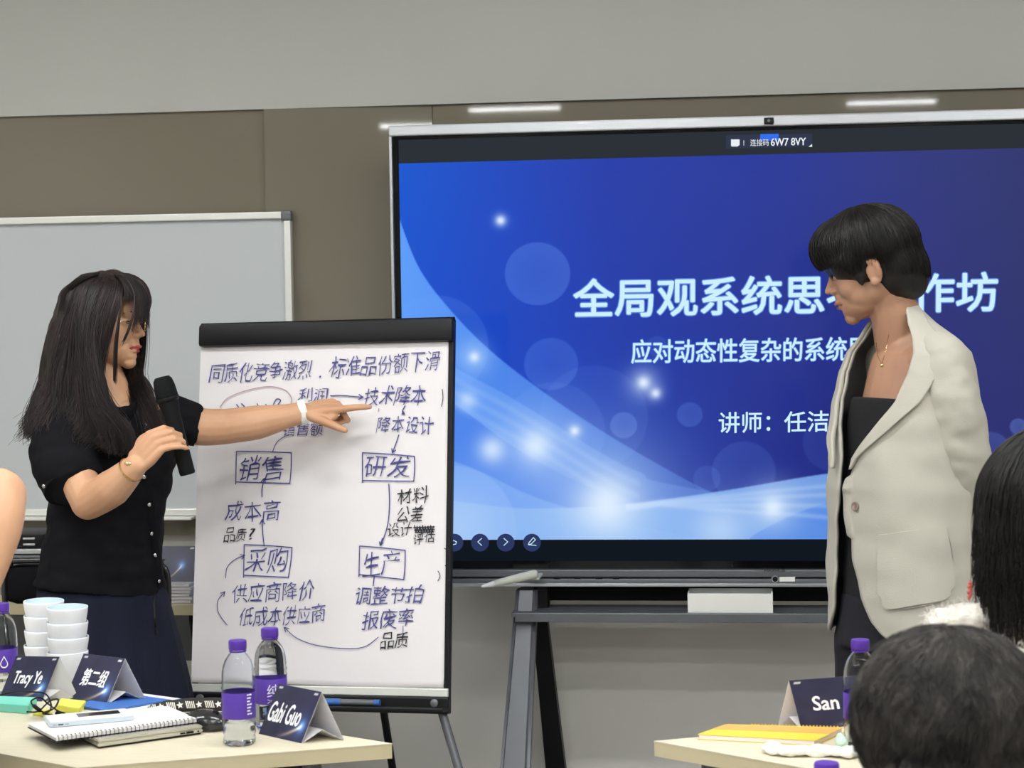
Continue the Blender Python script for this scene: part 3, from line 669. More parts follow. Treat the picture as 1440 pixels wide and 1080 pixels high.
def add_hand(g, wrist, xd, back, thumb, curl, k=1.0, thumb_bend=(.5, .3), thumb_ang=40, spread=3, lens=(1, 1, 1, 1), dev=0, tz=.25):
    """xd: direction of the palm, back: away from the palm, thumb: towards the thumb side; curl: per finger three bend angles"""
    x_ = V(xd).normalized(); z_ = (V(back) - x_ * V(back).dot(x_)).normalized(); y_ = x_.cross(z_)
    if y_.dot(V(thumb)) < 0: y_ = -y_
    P = lambda a, b_, c_: V(wrist) + x_ * (a * k) + y_ * (b_ * k) + z_ * (c_ * k)
    for yy, ln in ((.026, .082), (.009, .086), (-.009, .083), (-.026, .076)):
        g.tube([P(0, yy * .55, 0), P(ln * .5, yy * .9, .002), P(ln, yy, 0)], [(.014 * k, .0135 * k), (.0135 * k, .0135 * k), (.0105 * k, .0105 * k)], 12, z_)
    g.ell(P(.042, 0, -.002), (.046 * k, .036 * k, .0145 * k), (x_, y_, z_), 16)
    g.ell(P(.030, .020, -.010), (.030 * k, .017 * k, .014 * k), (x_, y_, z_), 14)
    g.ell(P(.052, .030, -.014), (.026, .017, .012), (x_, y_, z_), 14)
    base = [(.082, .026), (.086, .009), (.083, -.009), (.076, -.026)]; L = [(.040, .025, .020), (.043, .028, .021), (.040, .026, .020), (.031, .020, .018)]; R = [.0088, .0088, .0083, .0074]
    for i in range(4):
        p = P(base[i][0], base[i][1], 0); a = 0; pts = [p]; sp = math.radians(spread * (1.5 - i) + dev)
        for j in range(3):
            a += math.radians(curl[i][j]); d = (x_ * math.cos(a) - z_ * math.sin(a)) * math.cos(sp) + y_ * math.sin(sp)
            p = p + d * (L[i][j] * k * lens[i]); pts.append(p)
        r = R[i] * k
        g.tube(pts, [r * 1.12, r * 1.02, r * .96, r * .72], 12)
        for q_, rr in zip(pts, (1.12, 1.04, .98, .74)): g.ell(q_, (r * rr,) * 3, n=12)
    ta = math.radians(thumb_ang); p = P(.014, .024, -.006); d = x_ * math.cos(ta) + y_ * math.sin(ta) - z_ * tz; d.normalize(); pts = [p]; ax_ = z_
    p = p + d * (.040 * k); pts.append(p)
    for bnd, ln in zip(thumb_bend, (.032, .026)):
        d = (d * math.cos(bnd) + (x_ * .8 - z_ * .5).normalized() * math.sin(bnd)).normalized(); p = p + d * (ln * k); pts.append(p)
    g.tube(pts, [.0150 * k, .0115 * k, .0102 * k, .0080 * k], 12)
    for q_, rr in zip(pts, (.0148, .0117, .0106, .0082)): g.ell(q_, (rr * k,) * 3, n=12)
    return pts
def strand_mesh(g, pts, r0, r1, n=3):
    m = len(pts); vs = []; fs = []
    for i, p in enumerate(pts):
        t = (pts[min(i + 1, m - 1)] - pts[max(i - 1, 0)]).normalized(); a = t.orthogonal().normalized(); b_ = t.cross(a)
        u = i / (m - 1); r = r0 * (1 - u) + r1 * u
        for k in range(n): an = 2 * math.pi * k / n; vs.append(p + a * (r * math.cos(an)) + b_ * (r * math.sin(an)))
    return vs, fs
class Strands:                                # thousands of fine strands, vertices collected fast
    def __init__(s): s.v = []; s.f = []; s.n = 0
    def add(s, pts, r0, r1):
        m = len(pts); up = None
        for i, p in enumerate(pts):
            t = pts[min(i + 1, m - 1)] - pts[max(i - 1, 0)]
            if t.length < 1e-8: t = V((0, 0, -1))
            t.normalize()
            a = (up - t * up.dot(t)) if up is not None else t.orthogonal()
            if a.length < 1e-6: a = t.orthogonal()
            a.normalize(); up = a; b_ = t.cross(a); u = i / (m - 1); r = (r0 * (1 - u) + r1 * u) * (1 if i else .5)
            for k in range(3):
                c_, s_ = ((1, 0), (-.5, .866), (-.5, -.866))[k]; s.v.append(p + a * (r * c_) + b_ * (r * s_))
        for i in range(m - 1):
            for k in range(3):
                k2 = (k + 1) % 3; o_ = s.n + i * 3; s.f.append((o_ + k, o_ + k2, o_ + 3 + k2, o_ + 3 + k))
        s.n += 3 * m
    def build(s, name, m, par):
        me = bpy.data.meshes.new(name); me.from_pydata([tuple(v) for v in s.v], [], s.f); me.update()
        return finish(name, me, m, par, True)
def groom(sr, H, radii, cen, endf, n, r=.0009, wave=0.0, wl=.05, jit=.004, crown=(0, -.25), m=11, fall_out=.25, lock=6):
    """strands that start at the crown whorl, follow an ellipsoid down to endf(phi)=(polar angle, free fall length)"""
    for i in range(n):
        cl_ = (i // lock) * 2.399; phi = (cl_ + random.gauss(0, .06)) % (2 * math.pi); ph0 = random.uniform(0, 6.28)
        th1, fall = endf(phi); th1 *= random.uniform(.94, 1.05); fall *= random.uniform(.75, 1.15); th0 = random.uniform(.0, .75) * min(1, th1)
        lift = random.uniform(-jit, jit * 1.6); pts = []
        seed = (i // lock) * .37
        for j in range(m):
            u = j / (m - 1); tot = th1 * .09 + fall; s_ = u * tot
            if s_ <= th1 * .09 or fall <= 0:
                th = th0 + (th1 - th0) * min(1, s_ / (th1 * .09)); dz = 0
            else: th = th1; dz = s_ - th1 * .09
            pw = phi + .25 * noise.noise(V((seed, u * 1.5, 0)))
            k = 1 + lift / .09 + .0 * u
            x_ = radii[0] * math.sin(th) * math.sin(pw) * k; y_ = radii[1] * math.sin(th) * math.cos(pw) * k + crown[1] * .09 * math.cos(th) * .6; z_ = radii[2] * math.cos(th) * k
            p = H(cen[0] + x_, cen[1] + y_, cen[2] + z_)
            if dz:
                outw = (H.ax[0] * math.sin(pw) + H.ax[1] * math.cos(pw)); p = p - Z * dz + outw * (fall_out * .03 * math.sin(dz * 12))
            if wave: p = p + (H.ax[0] * math.sin(ph0 + s_ / wl * 6.28) + H.ax[1] * math.cos(ph0 + s_ / wl * 5.1)) * wave * u
            pts.append(p)
        sr.add(pts, r, r * .35)
def wrinkle(scale, amp, stretch=(1, 1, 1), seed=0):
    def f(p):
        q_ = V((p.x * stretch[0] * scale + seed, p.y * stretch[1] * scale, p.z * stretch[2] * scale))
        return amp * (noise.noise(q_) + .5 * noise.noise(q_ * 2.3))
    return f

# ---------------------------------------------------------------- woman with the microphone
W1 = thing('person', 'woman in glasses and black short-sleeved shirt, holding a microphone and pointing at the flip chart', 'person', V((S(155, 700, 4.75).x, S(155, 700, 4.75).y, 0)))
body = G()
H1 = Loc(S(146, 452, 4.75), frame_from(R0 * .97 - F0 * .22 - Z * .05, Z + R0 * .04))
neck1 = S(160, 572, 4.76)
add_head(body, H1, 1.0, neck1, .050)
# torso, legs inside the clothes
body.limb([S(160, 590, 4.76), S(158, 650, 4.76), S(150, 740, 4.76), S(146, 830, 4.76), S(146, 880, 4.77)], [(.10, .07), (.125, .085), (.115, .085), (.13, .095), (.12, .09)], 20, R0)
body.limb([S(92, 592, 4.68), S(160, 575, 4.76), S(236, 590, 4.86)], [.045, .055, .042], 16)
for s_, px in ((-1, 122), (1, 178)):
    a = S(px, 880, 4.76); kn = V((a.x, a.y, .45)); an = V((a.x, a.y + .02, .09))
    body.limb([a, kn, an], [.075, .05, .034], 14)
    body.ell(an + R0 * .05 - F0 * .04 - Z * .045, (.05, .11, .04), (F0, R0, Z), 14)
# right arm with the microphone
SH, EL, WR = S(93, 596, 4.66), S(124, 706, 4.55), S(191, 655, 4.47)
body.limb([SH, S(102, 650, 4.60), EL + V((0, 0, .004))], [.050, .047, .041], 16)
body.limb([EL, S(158, 686, 4.51), WR], [.041, .043, .0265], 16, R0)
hx = (S(233, 603, 4.455) - WR)
curlR = [(20, 62, 60), (22, 62, 60), (22, 56, 55), (12, 30, 30)]
add_hand(body, WR, hx, -F0 * .92 - R0 * .38, UP - R0 * .6, curlR, .90, (.3, .2), 30, 4, dev=-30, tz=1.3)
# left arm pointing
SH2, EL2, WR2 = S(243, 590, 4.86), S(316, 600, 4.90), S(430, 579, 4.93)
body.limb([SH2, S(280, 600, 4.88), EL2], [.050, .047, .044], 16)
body.limb([EL2, S(362, 594, 4.91), S(405, 585, 4.92), WR2], [.044, .0425, .030, (.0265, .022)], 16, UP)
hx2 = S(519, 566, 4.95) - WR2
curlL = [(3, 4, 3), (72, 98, 62), (76, 98, 62), (80, 98, 60)]
add_hand(body, WR2, hx2 + UP * .008, UP * .9 - F0 * .35 + R0 * .1, -F0 - UP * .5, curlL, .98, (.15, .1), 44, 2, (.92, 1, 1, 1))
fuse('body', body, M['skin1'], W1, .0028, 5)
face_bits(H1, 1.0, W1, M['lip'])
# shirt
g = G()
def secs(g, rows, side, n=28):       # rows: (centre, half width, half depth)
    P, R = spline([r[0] for r in rows], [(r[1], r[2]) for r in rows], 5); g.tube(P, R, n, side)
sd = (R0 * .94 + F0 * .34)
secs(g, [(S(163, 568, 4.76), .060, .055), (S(163, 580, 4.76), .125, .075), (S(162, 600, 4.76), .150, .098), (S(160, 640, 4.755), .152, .118), (S(152, 700, 4.755), .140, .112), (S(146, 750, 4.755), .138, .112), (S(143, 800, 4.755), .150, .120), (S(140, 830, 4.755), .158, .126)], sd)
g.limb([S(118, 584, 4.70), S(96, 596, 4.67), S(88, 630, 4.63), S(97, 662, 4.605)], [.050, .062, .077, .076], 20)
cutn = (S(96, 672, 4.59) - S(88, 635, 4.63)).normalized()
g.tube([S(92, 640, 4.625), S(99, 668, 4.60), S(104, 682, 4.59)], [.078, .076, .070], 24)
g.limb([S(215, 588, 4.83), S(240, 588, 4.86), S(262, 594, 4.87)], [.052, .058, .056], 20)
g.tube([S(258, 594, 4.87), S(272, 598, 4.875), S(277, 599, 4.876)], [.056, .054, .047], 24)
# flatten the near sleeve end a little and add folds
shirt = fuse('shirt', g, M['shirt'], W1, .0055, 6, lambda p: wrinkle(9, .007, (1, 1, 2.2), 3)(p) + wrinkle(22, .0025, (1, 1, .6), 9)(p))
# cuff edges
g = G(); g.tube([S(100.5, 672, 4.60), S(105, 685, 4.586)], [(.074), (.071)], 28); g.build('sleeve_cuff', M['shirt'], W1, 40)
g = G(); g.tube([S(270, 598, 4.875), S(279, 600, 4.877)], [(.0505), (.0495)], 28); g.build('sleeve_cuff', M['shirt'], W1, 40)
# collar and placket
g = G()
for s_ in (1, -1):
    a = S(150, 560, 4.69) if s_ < 0 else S(190, 562, 4.74)
g.tube([S(140, 566, 4.68), S(158, 580, 4.665), S(176, 586, 4.665), S(190, 574, 4.70), S(196, 562, 4.76)], [(.018, .004)] * 5, 10, UP); g.build('collar', M['shirt'], W1, 40)
btn = [(205, 598), (201, 670), (208, 709), (211, 750), (216, 781), (221, 817)]
front = [(186, 585), (198, 600), (203, 640), (204, 672), (209, 709), (212, 750), (217, 781), (222, 826)]
import mathutils
bpy.context.view_layer.update()
dg = bpy.context.evaluated_depsgraph_get()
def snap(o, px, py, off=.002, d=None):
    r = ray(px, py); mw = o.matrix_world; inv = mw.inverted(); a = inv @ CP; b_ = (inv.to_3x3() @ r).normalized()
    ok, loc, nrm, _ = o.ray_cast(a, b_)
    if not ok: return (S(px, py, d or 4.65), -FW)
    return mw @ loc + (mw.to_3x3() @ nrm) * off, (mw.to_3x3() @ nrm)
shirt_w = shirt
g = G(); P, _ = spline([snap(shirt, *q_, .001)[0] for q_ in front], None, 4); g.tube(P, [(.013, .0025)] * len(P), 10, R0); g.build('button_placket', M['shirt'], W1, 40)
for px, py in btn + [(63, 683)]:
    p, n_ = snap(shirt, px, py, .004 if px != 63 else .001, 4.6)
    x_ = n_.orthogonal().normalized(); y_ = n_.cross(x_)
    g = G(); g.lathe([(.0001, -.001), (.0052, 0), (.0060, .002), (.0045, .0042), (.0001, .005)], p, 16, (x_, y_, n_), cap=False); g.build('button', M['steel'], W1, True)
# skirt
g = G(); rows = [(824, 142, .150, .118), (850, 145, .158, .125), (900, 150, .172, .135), (960, 154, .188, .148), (1060, 160, .21, .165), (1150, 164, .225, .18)]
nA = 96; vs = []; fs = []
for j, (py, px, a_, b_) in enumerate(rows):
    c_ = S(px, py, 4.76)
    for i in range(nA):
        an = 2 * math.pi * i / nA; pl = 1 + .030 * math.sin(an * 13 + .4 * j) * (j / 5) + .012 * math.sin(an * 29) * (j / 5)
        vs.append(c_ + sd * (a_ * math.cos(an) * pl) + sd.cross(Z) * (b_ * math.sin(an) * pl))
for j in range(len(rows) - 1):
    for i in range(nA): i2 = (i + 1) % nA; fs.append([j * nA + i, j * nA + i2, (j + 1) * nA + i2, (j + 1) * nA + i])
fs.append(list(range(nA))); g.raw(vs, fs); skirt = g.build('skirt', M['skirt'], W1, True)
bpy.context.view_layer.update()
g = G(); P = [snap(skirt, a, b_, .0008)[0] for a, b_ in ((216, 832), (216, 850), (217, 868), (218, 882))]; g.tube(P, [(.003, .0012)] * 4, 8, R0)
g.ell(snap(skirt, 219, 888, .002)[0], (.003, .003, .009), n=10); g.build('zip', M['black'], skirt, True)
# bracelet, watch
def band(name, c, d, r, wd, th, m_, gap=0, par=W1, flat=1.0, side=UP):
    d = V(d).normalized(); a = (V(side) - d * V(side).dot(d)).normalized(); b_ = d.cross(a); g = G(); n = 40; vs = []; fs = []
    for i in range(n):
        an = 2 * math.pi * i / n; e_ = a * math.cos(an) + b_ * (math.sin(an) * flat)
        for (rr, h_) in ((r, -wd / 2), (r + th, -wd / 2), (r + th, wd / 2), (r, wd / 2)): vs.append(V(c) + e_ * rr + d * h_)
    for i in range(n):
        for k in range(4): fs.append([i * 4 + k, i * 4 + (k + 1) % 4, ((i + 1) % n) * 4 + (k + 1) % 4, ((i + 1) % n) * 4 + k])
    g.raw(vs, fs); return g.build(name, m_, par, 50)
bd = (WR - S(158, 686, 4.51)).normalized()
br_ = band('gold_bracelet', S(184, 661, 4.475), bd, .0285, .004, .003, M['gold'])
g = G(); c_ = S(180, 652, 4.448); g.ell(c_, (.009, .004, .005), n=12); g.build('bracelet_bead', M['gold'], br_, True)
watch = band('wrist_band', S(425, 580, 4.93), WR2 - S(405, 585, 4.92), .0290, .018, .003, M['white'], flat=.86)
# glasses
g = G(); r_ = .0165
for s_ in (1, -1):
    cc = lambda a: H1(s_ * (.033 + r_ * math.cos(a)), .092 - .006 * abs(math.cos(a)) * s_ * math.cos(a) * s_, -.004 + r_ * .92 * math.sin(a))
    g.tube([cc(2 * math.pi * i / 22) for i in range(22)], .0009, 6, closed=True)
    g.tube([H1(s_ * .050, .086, .001), H1(s_ * .070, .078, .003), H1(s_ * .077, .03, .004), H1(s_ * .079, -.012, .002)], .0010, 6)
g.tube([H1(-.016, .095, 0), H1(0, .099, .003), H1(.016, .095, 0)], .0009, 6); gl_ = g.build('glasses_frame', M['gold'], W1, True)
# hair: soft volume, then strands over it
g = G()
g.ell(H1(0, -.024, .032), (.080, .084, .086), H1.ax, 24)
g.ell(H1(0, .008, .076), (.066, .074, .046), H1.ax, 20)
g.limb([H1(-.01, .05, .108), H1(-.02, .082, .085), H1(-.04, .093, .05), H1(-.05, .085, .01)], [.012, .013, .013, .006], 14)
g.limb([S(112, 430, 4.76), S(104, 480, 4.76), S(98, 540, 4.74), S(84, 590, 4.70), S(70, 612, 4.68)], [.055, .070, .072, .050, .02], 18)
g.limb([S(132, 440, 4.72), S(126, 500, 4.70), S(134, 560, 4.655), S(146, 610, 4.61), S(158, 636, 4.60)], [.034, .036, .036, .032, .012], 16)
g.limb([S(172, 510, 4.83), S(194, 545, 4.80), S(205, 575, 4.76), S(212, 598, 4.74)], [.022, .030, .030, .014], 16)
hair = fuse('hair', g, M['hair1'], W1, .006, 5, lambda p: wrinkle(26, .007, (1, 1, .5), 4)(p))
sr = Strands()
def guided(guides, n, r=.0011, jit=.006, wave=.006, wl=.085, m=22, amp0=.15, uexp=1.0, tail=.15):
    Gs = [spline([S(*p) for p in gd], None, 6)[0] for gd in guides]
    Gs = [[gl[int(round(i * (len(gl) - 1) / (m - 1)))] if False else gl[int(i * (len(gl) - 1) / (m - 1))].lerp(gl[min(int(i * (len(gl) - 1) / (m - 1)) + 1, len(gl) - 1)], (i * (len(gl) - 1) / (m - 1)) % 1) for i in range(m)] for gl in Gs]
    for i in range(n):
        u = random.random() ** uexp * (len(Gs) - 1 - 1e-6); k = int(u); f_ = u - k; ph = random.gauss(0, .35) + u * 1.1 + 1.2 * noise.noise(V((u * 5, 3, 1))); off = V([random.gauss(0, 1) for _ in range(3)]) * jit
        cut = random.uniform(1 - tail, 1.0); pts = []
        for j in range(m):
            v = j / (m - 1) * cut; jj = v * (m - 1); j0 = int(jj); fr = jj - j0; j1 = min(j0 + 1, m - 1)
            a = Gs[k][j0].lerp(Gs[k][j1], fr); b_ = Gs[k + 1][j0].lerp(Gs[k + 1][j1], fr); p = a.lerp(b_, f_)
            am = amp0 + (1 - amp0) * v
            p = p + off * (am * (.4 + v)) + (R0 * math.sin(ph + v * .6 / wl) - F0 * .5 * math.cos(ph + v * .6 / wl)) * wave * v * v
            pts.append(p)
        sr.add(pts, r, r * .4)
near = [[(156, 384, 4.74), (170, 398, 4.68), (164, 435, 4.645), (152, 480, 4.645), (146, 530, 4.64), (160, 580, 4.625), (170, 612, 4.60), (156, 640, 4.58)],
        [(154, 384, 4.74), (158, 398, 4.67), (142, 440, 4.638), (136, 500, 4.625), (140, 560, 4.60), (150, 600, 4.58), (146, 632, 4.57)],
        [(151, 384, 4.74), (142, 396, 4.67), (128, 440, 4.640), (122, 500, 4.625), (124, 560, 4.60), (126, 600, 4.58), (130, 622, 4.57)],
        [(148, 384, 4.75), (122, 398, 4.68), (108, 445, 4.66), (100, 500, 4.65), (92, 550, 4.63), (84, 590, 4.60), (76, 615, 4.60)],
        [(146, 385, 4.76), (108, 402, 4.71), (94, 445, 4.70), (82, 500, 4.69), (70, 550, 4.68), (58, 590, 4.66), (52, 612, 4.66)],
        [(146, 386, 4.78), (100, 408, 4.76), (88, 450, 4.76), (77, 500, 4.76), (62, 550, 4.74), (50, 590, 4.70), (40, 620, 4.70)]]
guided(near, 2500, .0011, .0048, .040, .070)
guided(near, 700, .0010, .008, .030, .085)
guided(near[3:], 380, .0009, .010, .032, .07)
guided([near[4], near[5], [(146, 386, 4.80), (104, 402, 4.80), (90, 440, 4.82), (80, 500, 4.80), (66, 550, 4.76), (50, 600, 4.72)]], 700, .0011, .006, .016)
guided([[(150, 384, 4.73), (126, 388, 4.69), (98, 405, 4.70), (90, 440, 4.71)], [(150, 384, 4.75), (134, 387, 4.73), (100, 402, 4.73), (88, 440, 4.74)], [(150, 384, 4.75), (140, 388, 4.71), (116, 402, 4.69), (102, 440, 4.67)]], 500, .0011, .004, .001, m=10)
guided([[(150, 384, 4.76), (176, 388, 4.78), (196, 404, 4.80), (204, 440, 4.80), (202, 500, 4.85), (198, 535, 4.77), (212, 570, 4.715), (226, 604, 4.69)],
        [(150, 384, 4.76), (172, 387, 4.80), (190, 402, 4.84), (186, 450, 4.86), (180, 510, 4.84), (184, 540, 4.765), (198, 580, 4.71), (206, 612, 4.695)]], 1100, .0011, .007, .008)
fr_ = [[(154, 384, 4.735), (182, 388, 4.715), (202, 405, 4.71), (209, 430, 4.71), (209, 462, 4.70)],
       [(154, 384, 4.735), (180, 389, 4.70), (198, 408, 4.69), (205, 432, 4.685), (204, 458, 4.68)],
       [(155, 384, 4.73), (176, 390, 4.69), (188, 410, 4.67), (190, 432, 4.66), (184, 456, 4.655), (176, 476, 4.65)]]
guided(fr_, 300, .0009, .0030, .002, m=14, tail=.3)
guided([[(154, 384, 4.74), (168, 387, 4.70), (180, 396, 4.685), (190, 410, 4.68), (196, 424, 4.675)], [(154, 384, 4.74), (166, 389, 4.685), (174, 400, 4.67), (176, 412, 4.665), (174, 420, 4.66)]], 420, .0010, .0022, .001, m=12, tail=.25)
guided([fr_[2], [(155, 384, 4.73), (178, 392, 4.685), (189, 412, 4.665), (188, 438, 4.655), (180, 466, 4.65), (170, 486, 4.65)]], 90, .0009, .0012, .001, m=14)
guided([[(155, 384, 4.73), (170, 398, 4.68), (168, 440, 4.645), (161, 490, 4.64), (160, 540, 4.64)], [(155, 384, 4.73), (172, 398, 4.68), (169, 440, 4.643), (164, 490, 4.638), (162, 540, 4.64)]], 120, .0010, .0015, .001, m=14)
sr.build('hair_strands', M['hair1'], hair)
# microphone
a = S(228, 532, 4.50); b2 = S(264, 667, 4.52); ax = (b2 - a).normalized(); x_ = ax.orthogonal().normalized(); L_ = (b2 - a).length
t = thing('microphone', 'black handheld wireless microphone held by the woman in the black shirt', 'microphone', b2)
Am = (x_, ax.cross(x_), ax)
G().lathe([(.001, -.004), (.016, -.003), (.0215, .004), (.0245, .02), (.0255, .040), (.0245, .050)], a, 32, Am).build('grille', M['grille'], t, True)
G().lathe([(.0262, .044), (.0268, .047), (.0262, .052), (.0245, .054)], a, 32, Am).build('grille_ring', M['black'], t, 40)
G().lathe([(.0235, .052), (.0225, .062), (.0195, .085), (.0185, .13), (.0180, L_ - .004), (.0165, L_)], a, 32, Am).build('handle', M['blackmatte'], t, 40)

# ---------------------------------------------------------------- woman in the ivory blazer
D2 = 4.3
W2 = thing('person', 'standing woman with short black hair in an ivory blazer, hands behind her back', 'person', V((S(1270, 800, D2).x, S(1270, 800, D2).y, 0)))
be = math.radians(28); fwd = -R0 * math.cos(be) - F0 * math.sin(be); lat = Z.cross(fwd)
H2 = Loc(S(1222, 373, D2), frame_from(-R0 * .93 + F0 * .28 - Z * .30, Z - R0 * .22))
body = G()
add_head(body, H2, 1.02, S(1268, 478, D2 + .02), .052)
body.limb([S(1280, 498, D2), S(1276, 580, D2), S(1272, 700, D2), S(1270, 800, D2), S(1270, 870, D2)], [(.10, .06), (.125, .085), (.112, .085), (.13, .09), (.13, .09)], 20, lat)
body.limb([S(1316, 516, D2 - .10), S(1280, 508, D2), S(1247, 514, D2 + .12)], [.040, .050, .040], 14)
for s_ in (-1, 1):
    a = S(1268, 870, D2) + lat * .08 * s_; kn = V((a.x, a.y, .46)); an = V((a.x, a.y, .09)); body.limb([a, kn, an], [.078, .052, .036], 14)
    body.ell(an + fwd * .06 - Z * .045, (.042, .115, .04), (lat, fwd, Z), 14)
wr2 = S(1372, 772, D2 + .12)
body.limb([S(1326, 515, D2 - .13), S(1345, 600, D2 - .13), S(1362, 672, D2 - .10), S(1370, 730, D2), wr2], [.044, .042, .038, .032, .026], 14)
add_hand(body, wr2, -Z * .6 + F0 * .9, R0, -Z, [(30, 40, 30)] * 4, .95)
wr3 = S(1368, 790, D2 + .24)
body.limb([S(1250, 515, D2 + .16), S(1275, 600, D2 + .22), S(1300, 672, D2 + .28), S(1345, 750, D2 + .28), wr3], [.044, .042, .038, .032, .026], 14)
add_hand(body, wr3, -F0 * .8 + R0 * .2 - Z * .3, R0, Z, [(30, 40, 30)] * 4, .95)
fuse('body', body, M['skin2'], W2, .0030, 6)
face_bits(H2, 1.02, W2, M['lip2'])
# necklace
g = G(); g.tube([S(1250, 470, D2 - .065), S(1246, 492, D2 - .075), S(1240, 512, D2 - .085), S(1234, 500, D2 - .06), S(1232, 482, D2 - .03)], .0007, 6)
g.ell(S(1240, 514, D2 - .088), (.004, .003, .004), n=10); g.build('necklace', M['gold'], W2, True)
# top and trousers
g = G(); secs(g, [(S(1270, 562, D2), .122, .100), (S(1268, 600, D2), .135, .105), (S(1266, 700, D2), .125, .100), (S(1264, 800, D2), .14, .105), (S(1264, 860, D2), .14, .11)], lat)
fuse('knit_top', g, M['top2'], W2, .006, 4)
g = G(); secs(g, [(S(1264, 835, D2), .142, .108), (S(1264, 880, D2), .150, .115), (S(1264, 910, D2), .155, .118)], lat)
for s_ in (-1, 1):
    a = S(1264, 900, D2) + lat * .082 * s_; g.limb([a, V((a.x, a.y, .5)), V((a.x, a.y, .12))], [.092, .085, .085], 18)
fuse('trousers', g, M['pants2'], W2, .007, 4, wrinkle(10, .005, (1, 1, .6)))
# blazer shell open at the front
tab = [  # py, centre px, half lateral, half depth, near edge deg, far edge deg
    (430, 1263, .030, .036, 76, 90), (440, 1265, .046, .048, 66, 70), (455, 1271, .066, .058, 54, 52), (475, 1279, .110, .074, 44, 42), (495, 1280, .150, .088, 40, 38), (520, 1279, .160, .102, 38, 34), (560, 1275, .165, .116, 33, 30),
    (600, 1272, .166, .126, 19, 22), (640, 1270, .165, .134, 4, 14), (680, 1269, .165, .138, -3, 12), (720, 1269, .166, .136, -2, 16), (780, 1269, .170, .134, 2, 20), (830, 1270, .174, .134, 10, 22), (862, 1271, .176, .134, 18, 26), (880, 1272, .176, .134, 27, 32), (890, 1272, .176, .134, 40, 40)]
pys = [r[0] for r in tab]
def tb(py, c_): return float(np.interp(py, pys, [r[c_] for r in tab]))
def shell_pt(py, deg, off=0.0):
    a = math.radians(deg); w_, d_ = tb(py, 2) + off, tb(py, 3) + off
    if deg < 0: d_ += .020 * max(0, min(1, (py - 560) / 100)) * math.exp(-((deg + 25) / 30) ** 2)
    p = S(tb(py, 1), py, D2); e = 2.35
    ca, sa = math.cos(a), math.sin(a); rr = (abs(ca) ** e + abs(sa) ** e) ** (-1 / e)
    fo = .0035 * noise.noise(V((deg * .05, py * .012, 2))) + .004 * noise.noise(V((deg * .03, py * .03, 5))) if py > 520 else 0
    return p + fwd * ((d_ + fo) * ca * rr) + lat * ((w_ + fo) * sa * rr)
def shell(name, rows, lo, hi, off0, off1, m_, par, nphi=90):
    g = G(); nr = len(rows); vs = []; fs = []
    for off in (off1, off0):
        for py in rows:
            a, b_ = lo(py), hi(py)
            for i in range(nphi + 1): vs.append(shell_pt(py, a + (b_ - a) * i / nphi, off))
    N = (nphi + 1) * nr
    for j in range(nr - 1):
        for i in range(nphi):
            q_ = [j * (nphi + 1) + i, j * (nphi + 1) + i + 1, (j + 1) * (nphi + 1) + i + 1, (j + 1) * (nphi + 1) + i]; fs.append(q_); fs.append([N + v for v in q_[::-1]])
        for i in (0, nphi): q_ = [j * (nphi + 1) + i, (j + 1) * (nphi + 1) + i]; fs.append([q_[0], q_[1], N + q_[1], N + q_[0]])
    for j in (0, nr - 1):
        for i in range(nphi): q_ = [j * (nphi + 1) + i, j * (nphi + 1) + i + 1]; fs.append([q_[0], q_[1], N + q_[1], N + q_[0]])
    g.raw(vs, fs); return g.build(name, m_, par, True)
rows_ = list(np.linspace(430, 891, 100))
jk = shell('blazer', rows_, lambda py: tb(py, 4), lambda py: 360 - tb(py, 5), 0.0, .005, M['blazer'], W2, 120)
shell('lining', rows_, lambda py: tb(py, 4) + 1.0, lambda py: 360 - tb(py, 5) - 1.0, -.003, -.001, M['lining'], jk, 90)
# lapels: near and far
def lapw(py): return float(np.interp(py, [430, 455, 480, 496, 498, 504, 512, 540, 580, 620, 655], [40, 38, 35, 33, 18, 16, 26, 22, 15, 8, .5]))
lr = list(np.linspace(430, 655, 60))
lp = shell('lapel', lr, lambda py: tb(py, 4) - .3, lambda py: tb(py, 4) + lapw(py), .006, .0150, M['blazer'], jk, 14)
shell('lapel', lr, lambda py: -tb(py, 5) - lapw(py) * .8, lambda py: -tb(py, 5) + .3, .006, .0150, M['blazer'], jk, 14)
# sleeves
g = G(); P, R = spline([S(1305, 484, D2 - .07), S(1322, 502, D2 - .11), S(1334, 560, D2 - .12), S(1345, 620, D2 - .11), S(1355, 670, D2 - .09), S(1364, 720, D2 - .04), S(1370, 764, D2 + .06)], [(.034, .03), (.053, .055), (.064, .068), (.070, .066), (.062, .058), (.047, .050), (.038, .042)], 6)
g.tube(P, R, 28, R0); g.ell(P[0], (.035, .035, .035), n=14)
fuse('sleeve', g, M['blazer'], W2, .005, 5, lambda p: wrinkle(12, .006, (1, 1, 1.4), 5)(p) + wrinkle(26, .0015, (1, 1, 1), 8)(p))
g = G(); g.limb([S(1248, 505, D2 + .13), S(1258, 560, D2 + .19), S(1280, 650, D2 + .27), S(1320, 730, D2 + .29), S(1358, 782, D2 + .25)], [.05, .06, .058, .048, .040], 20)
fuse('sleeve', g, M['blazer'], W2, .006, 5)
bpy.context.view_layer.update()
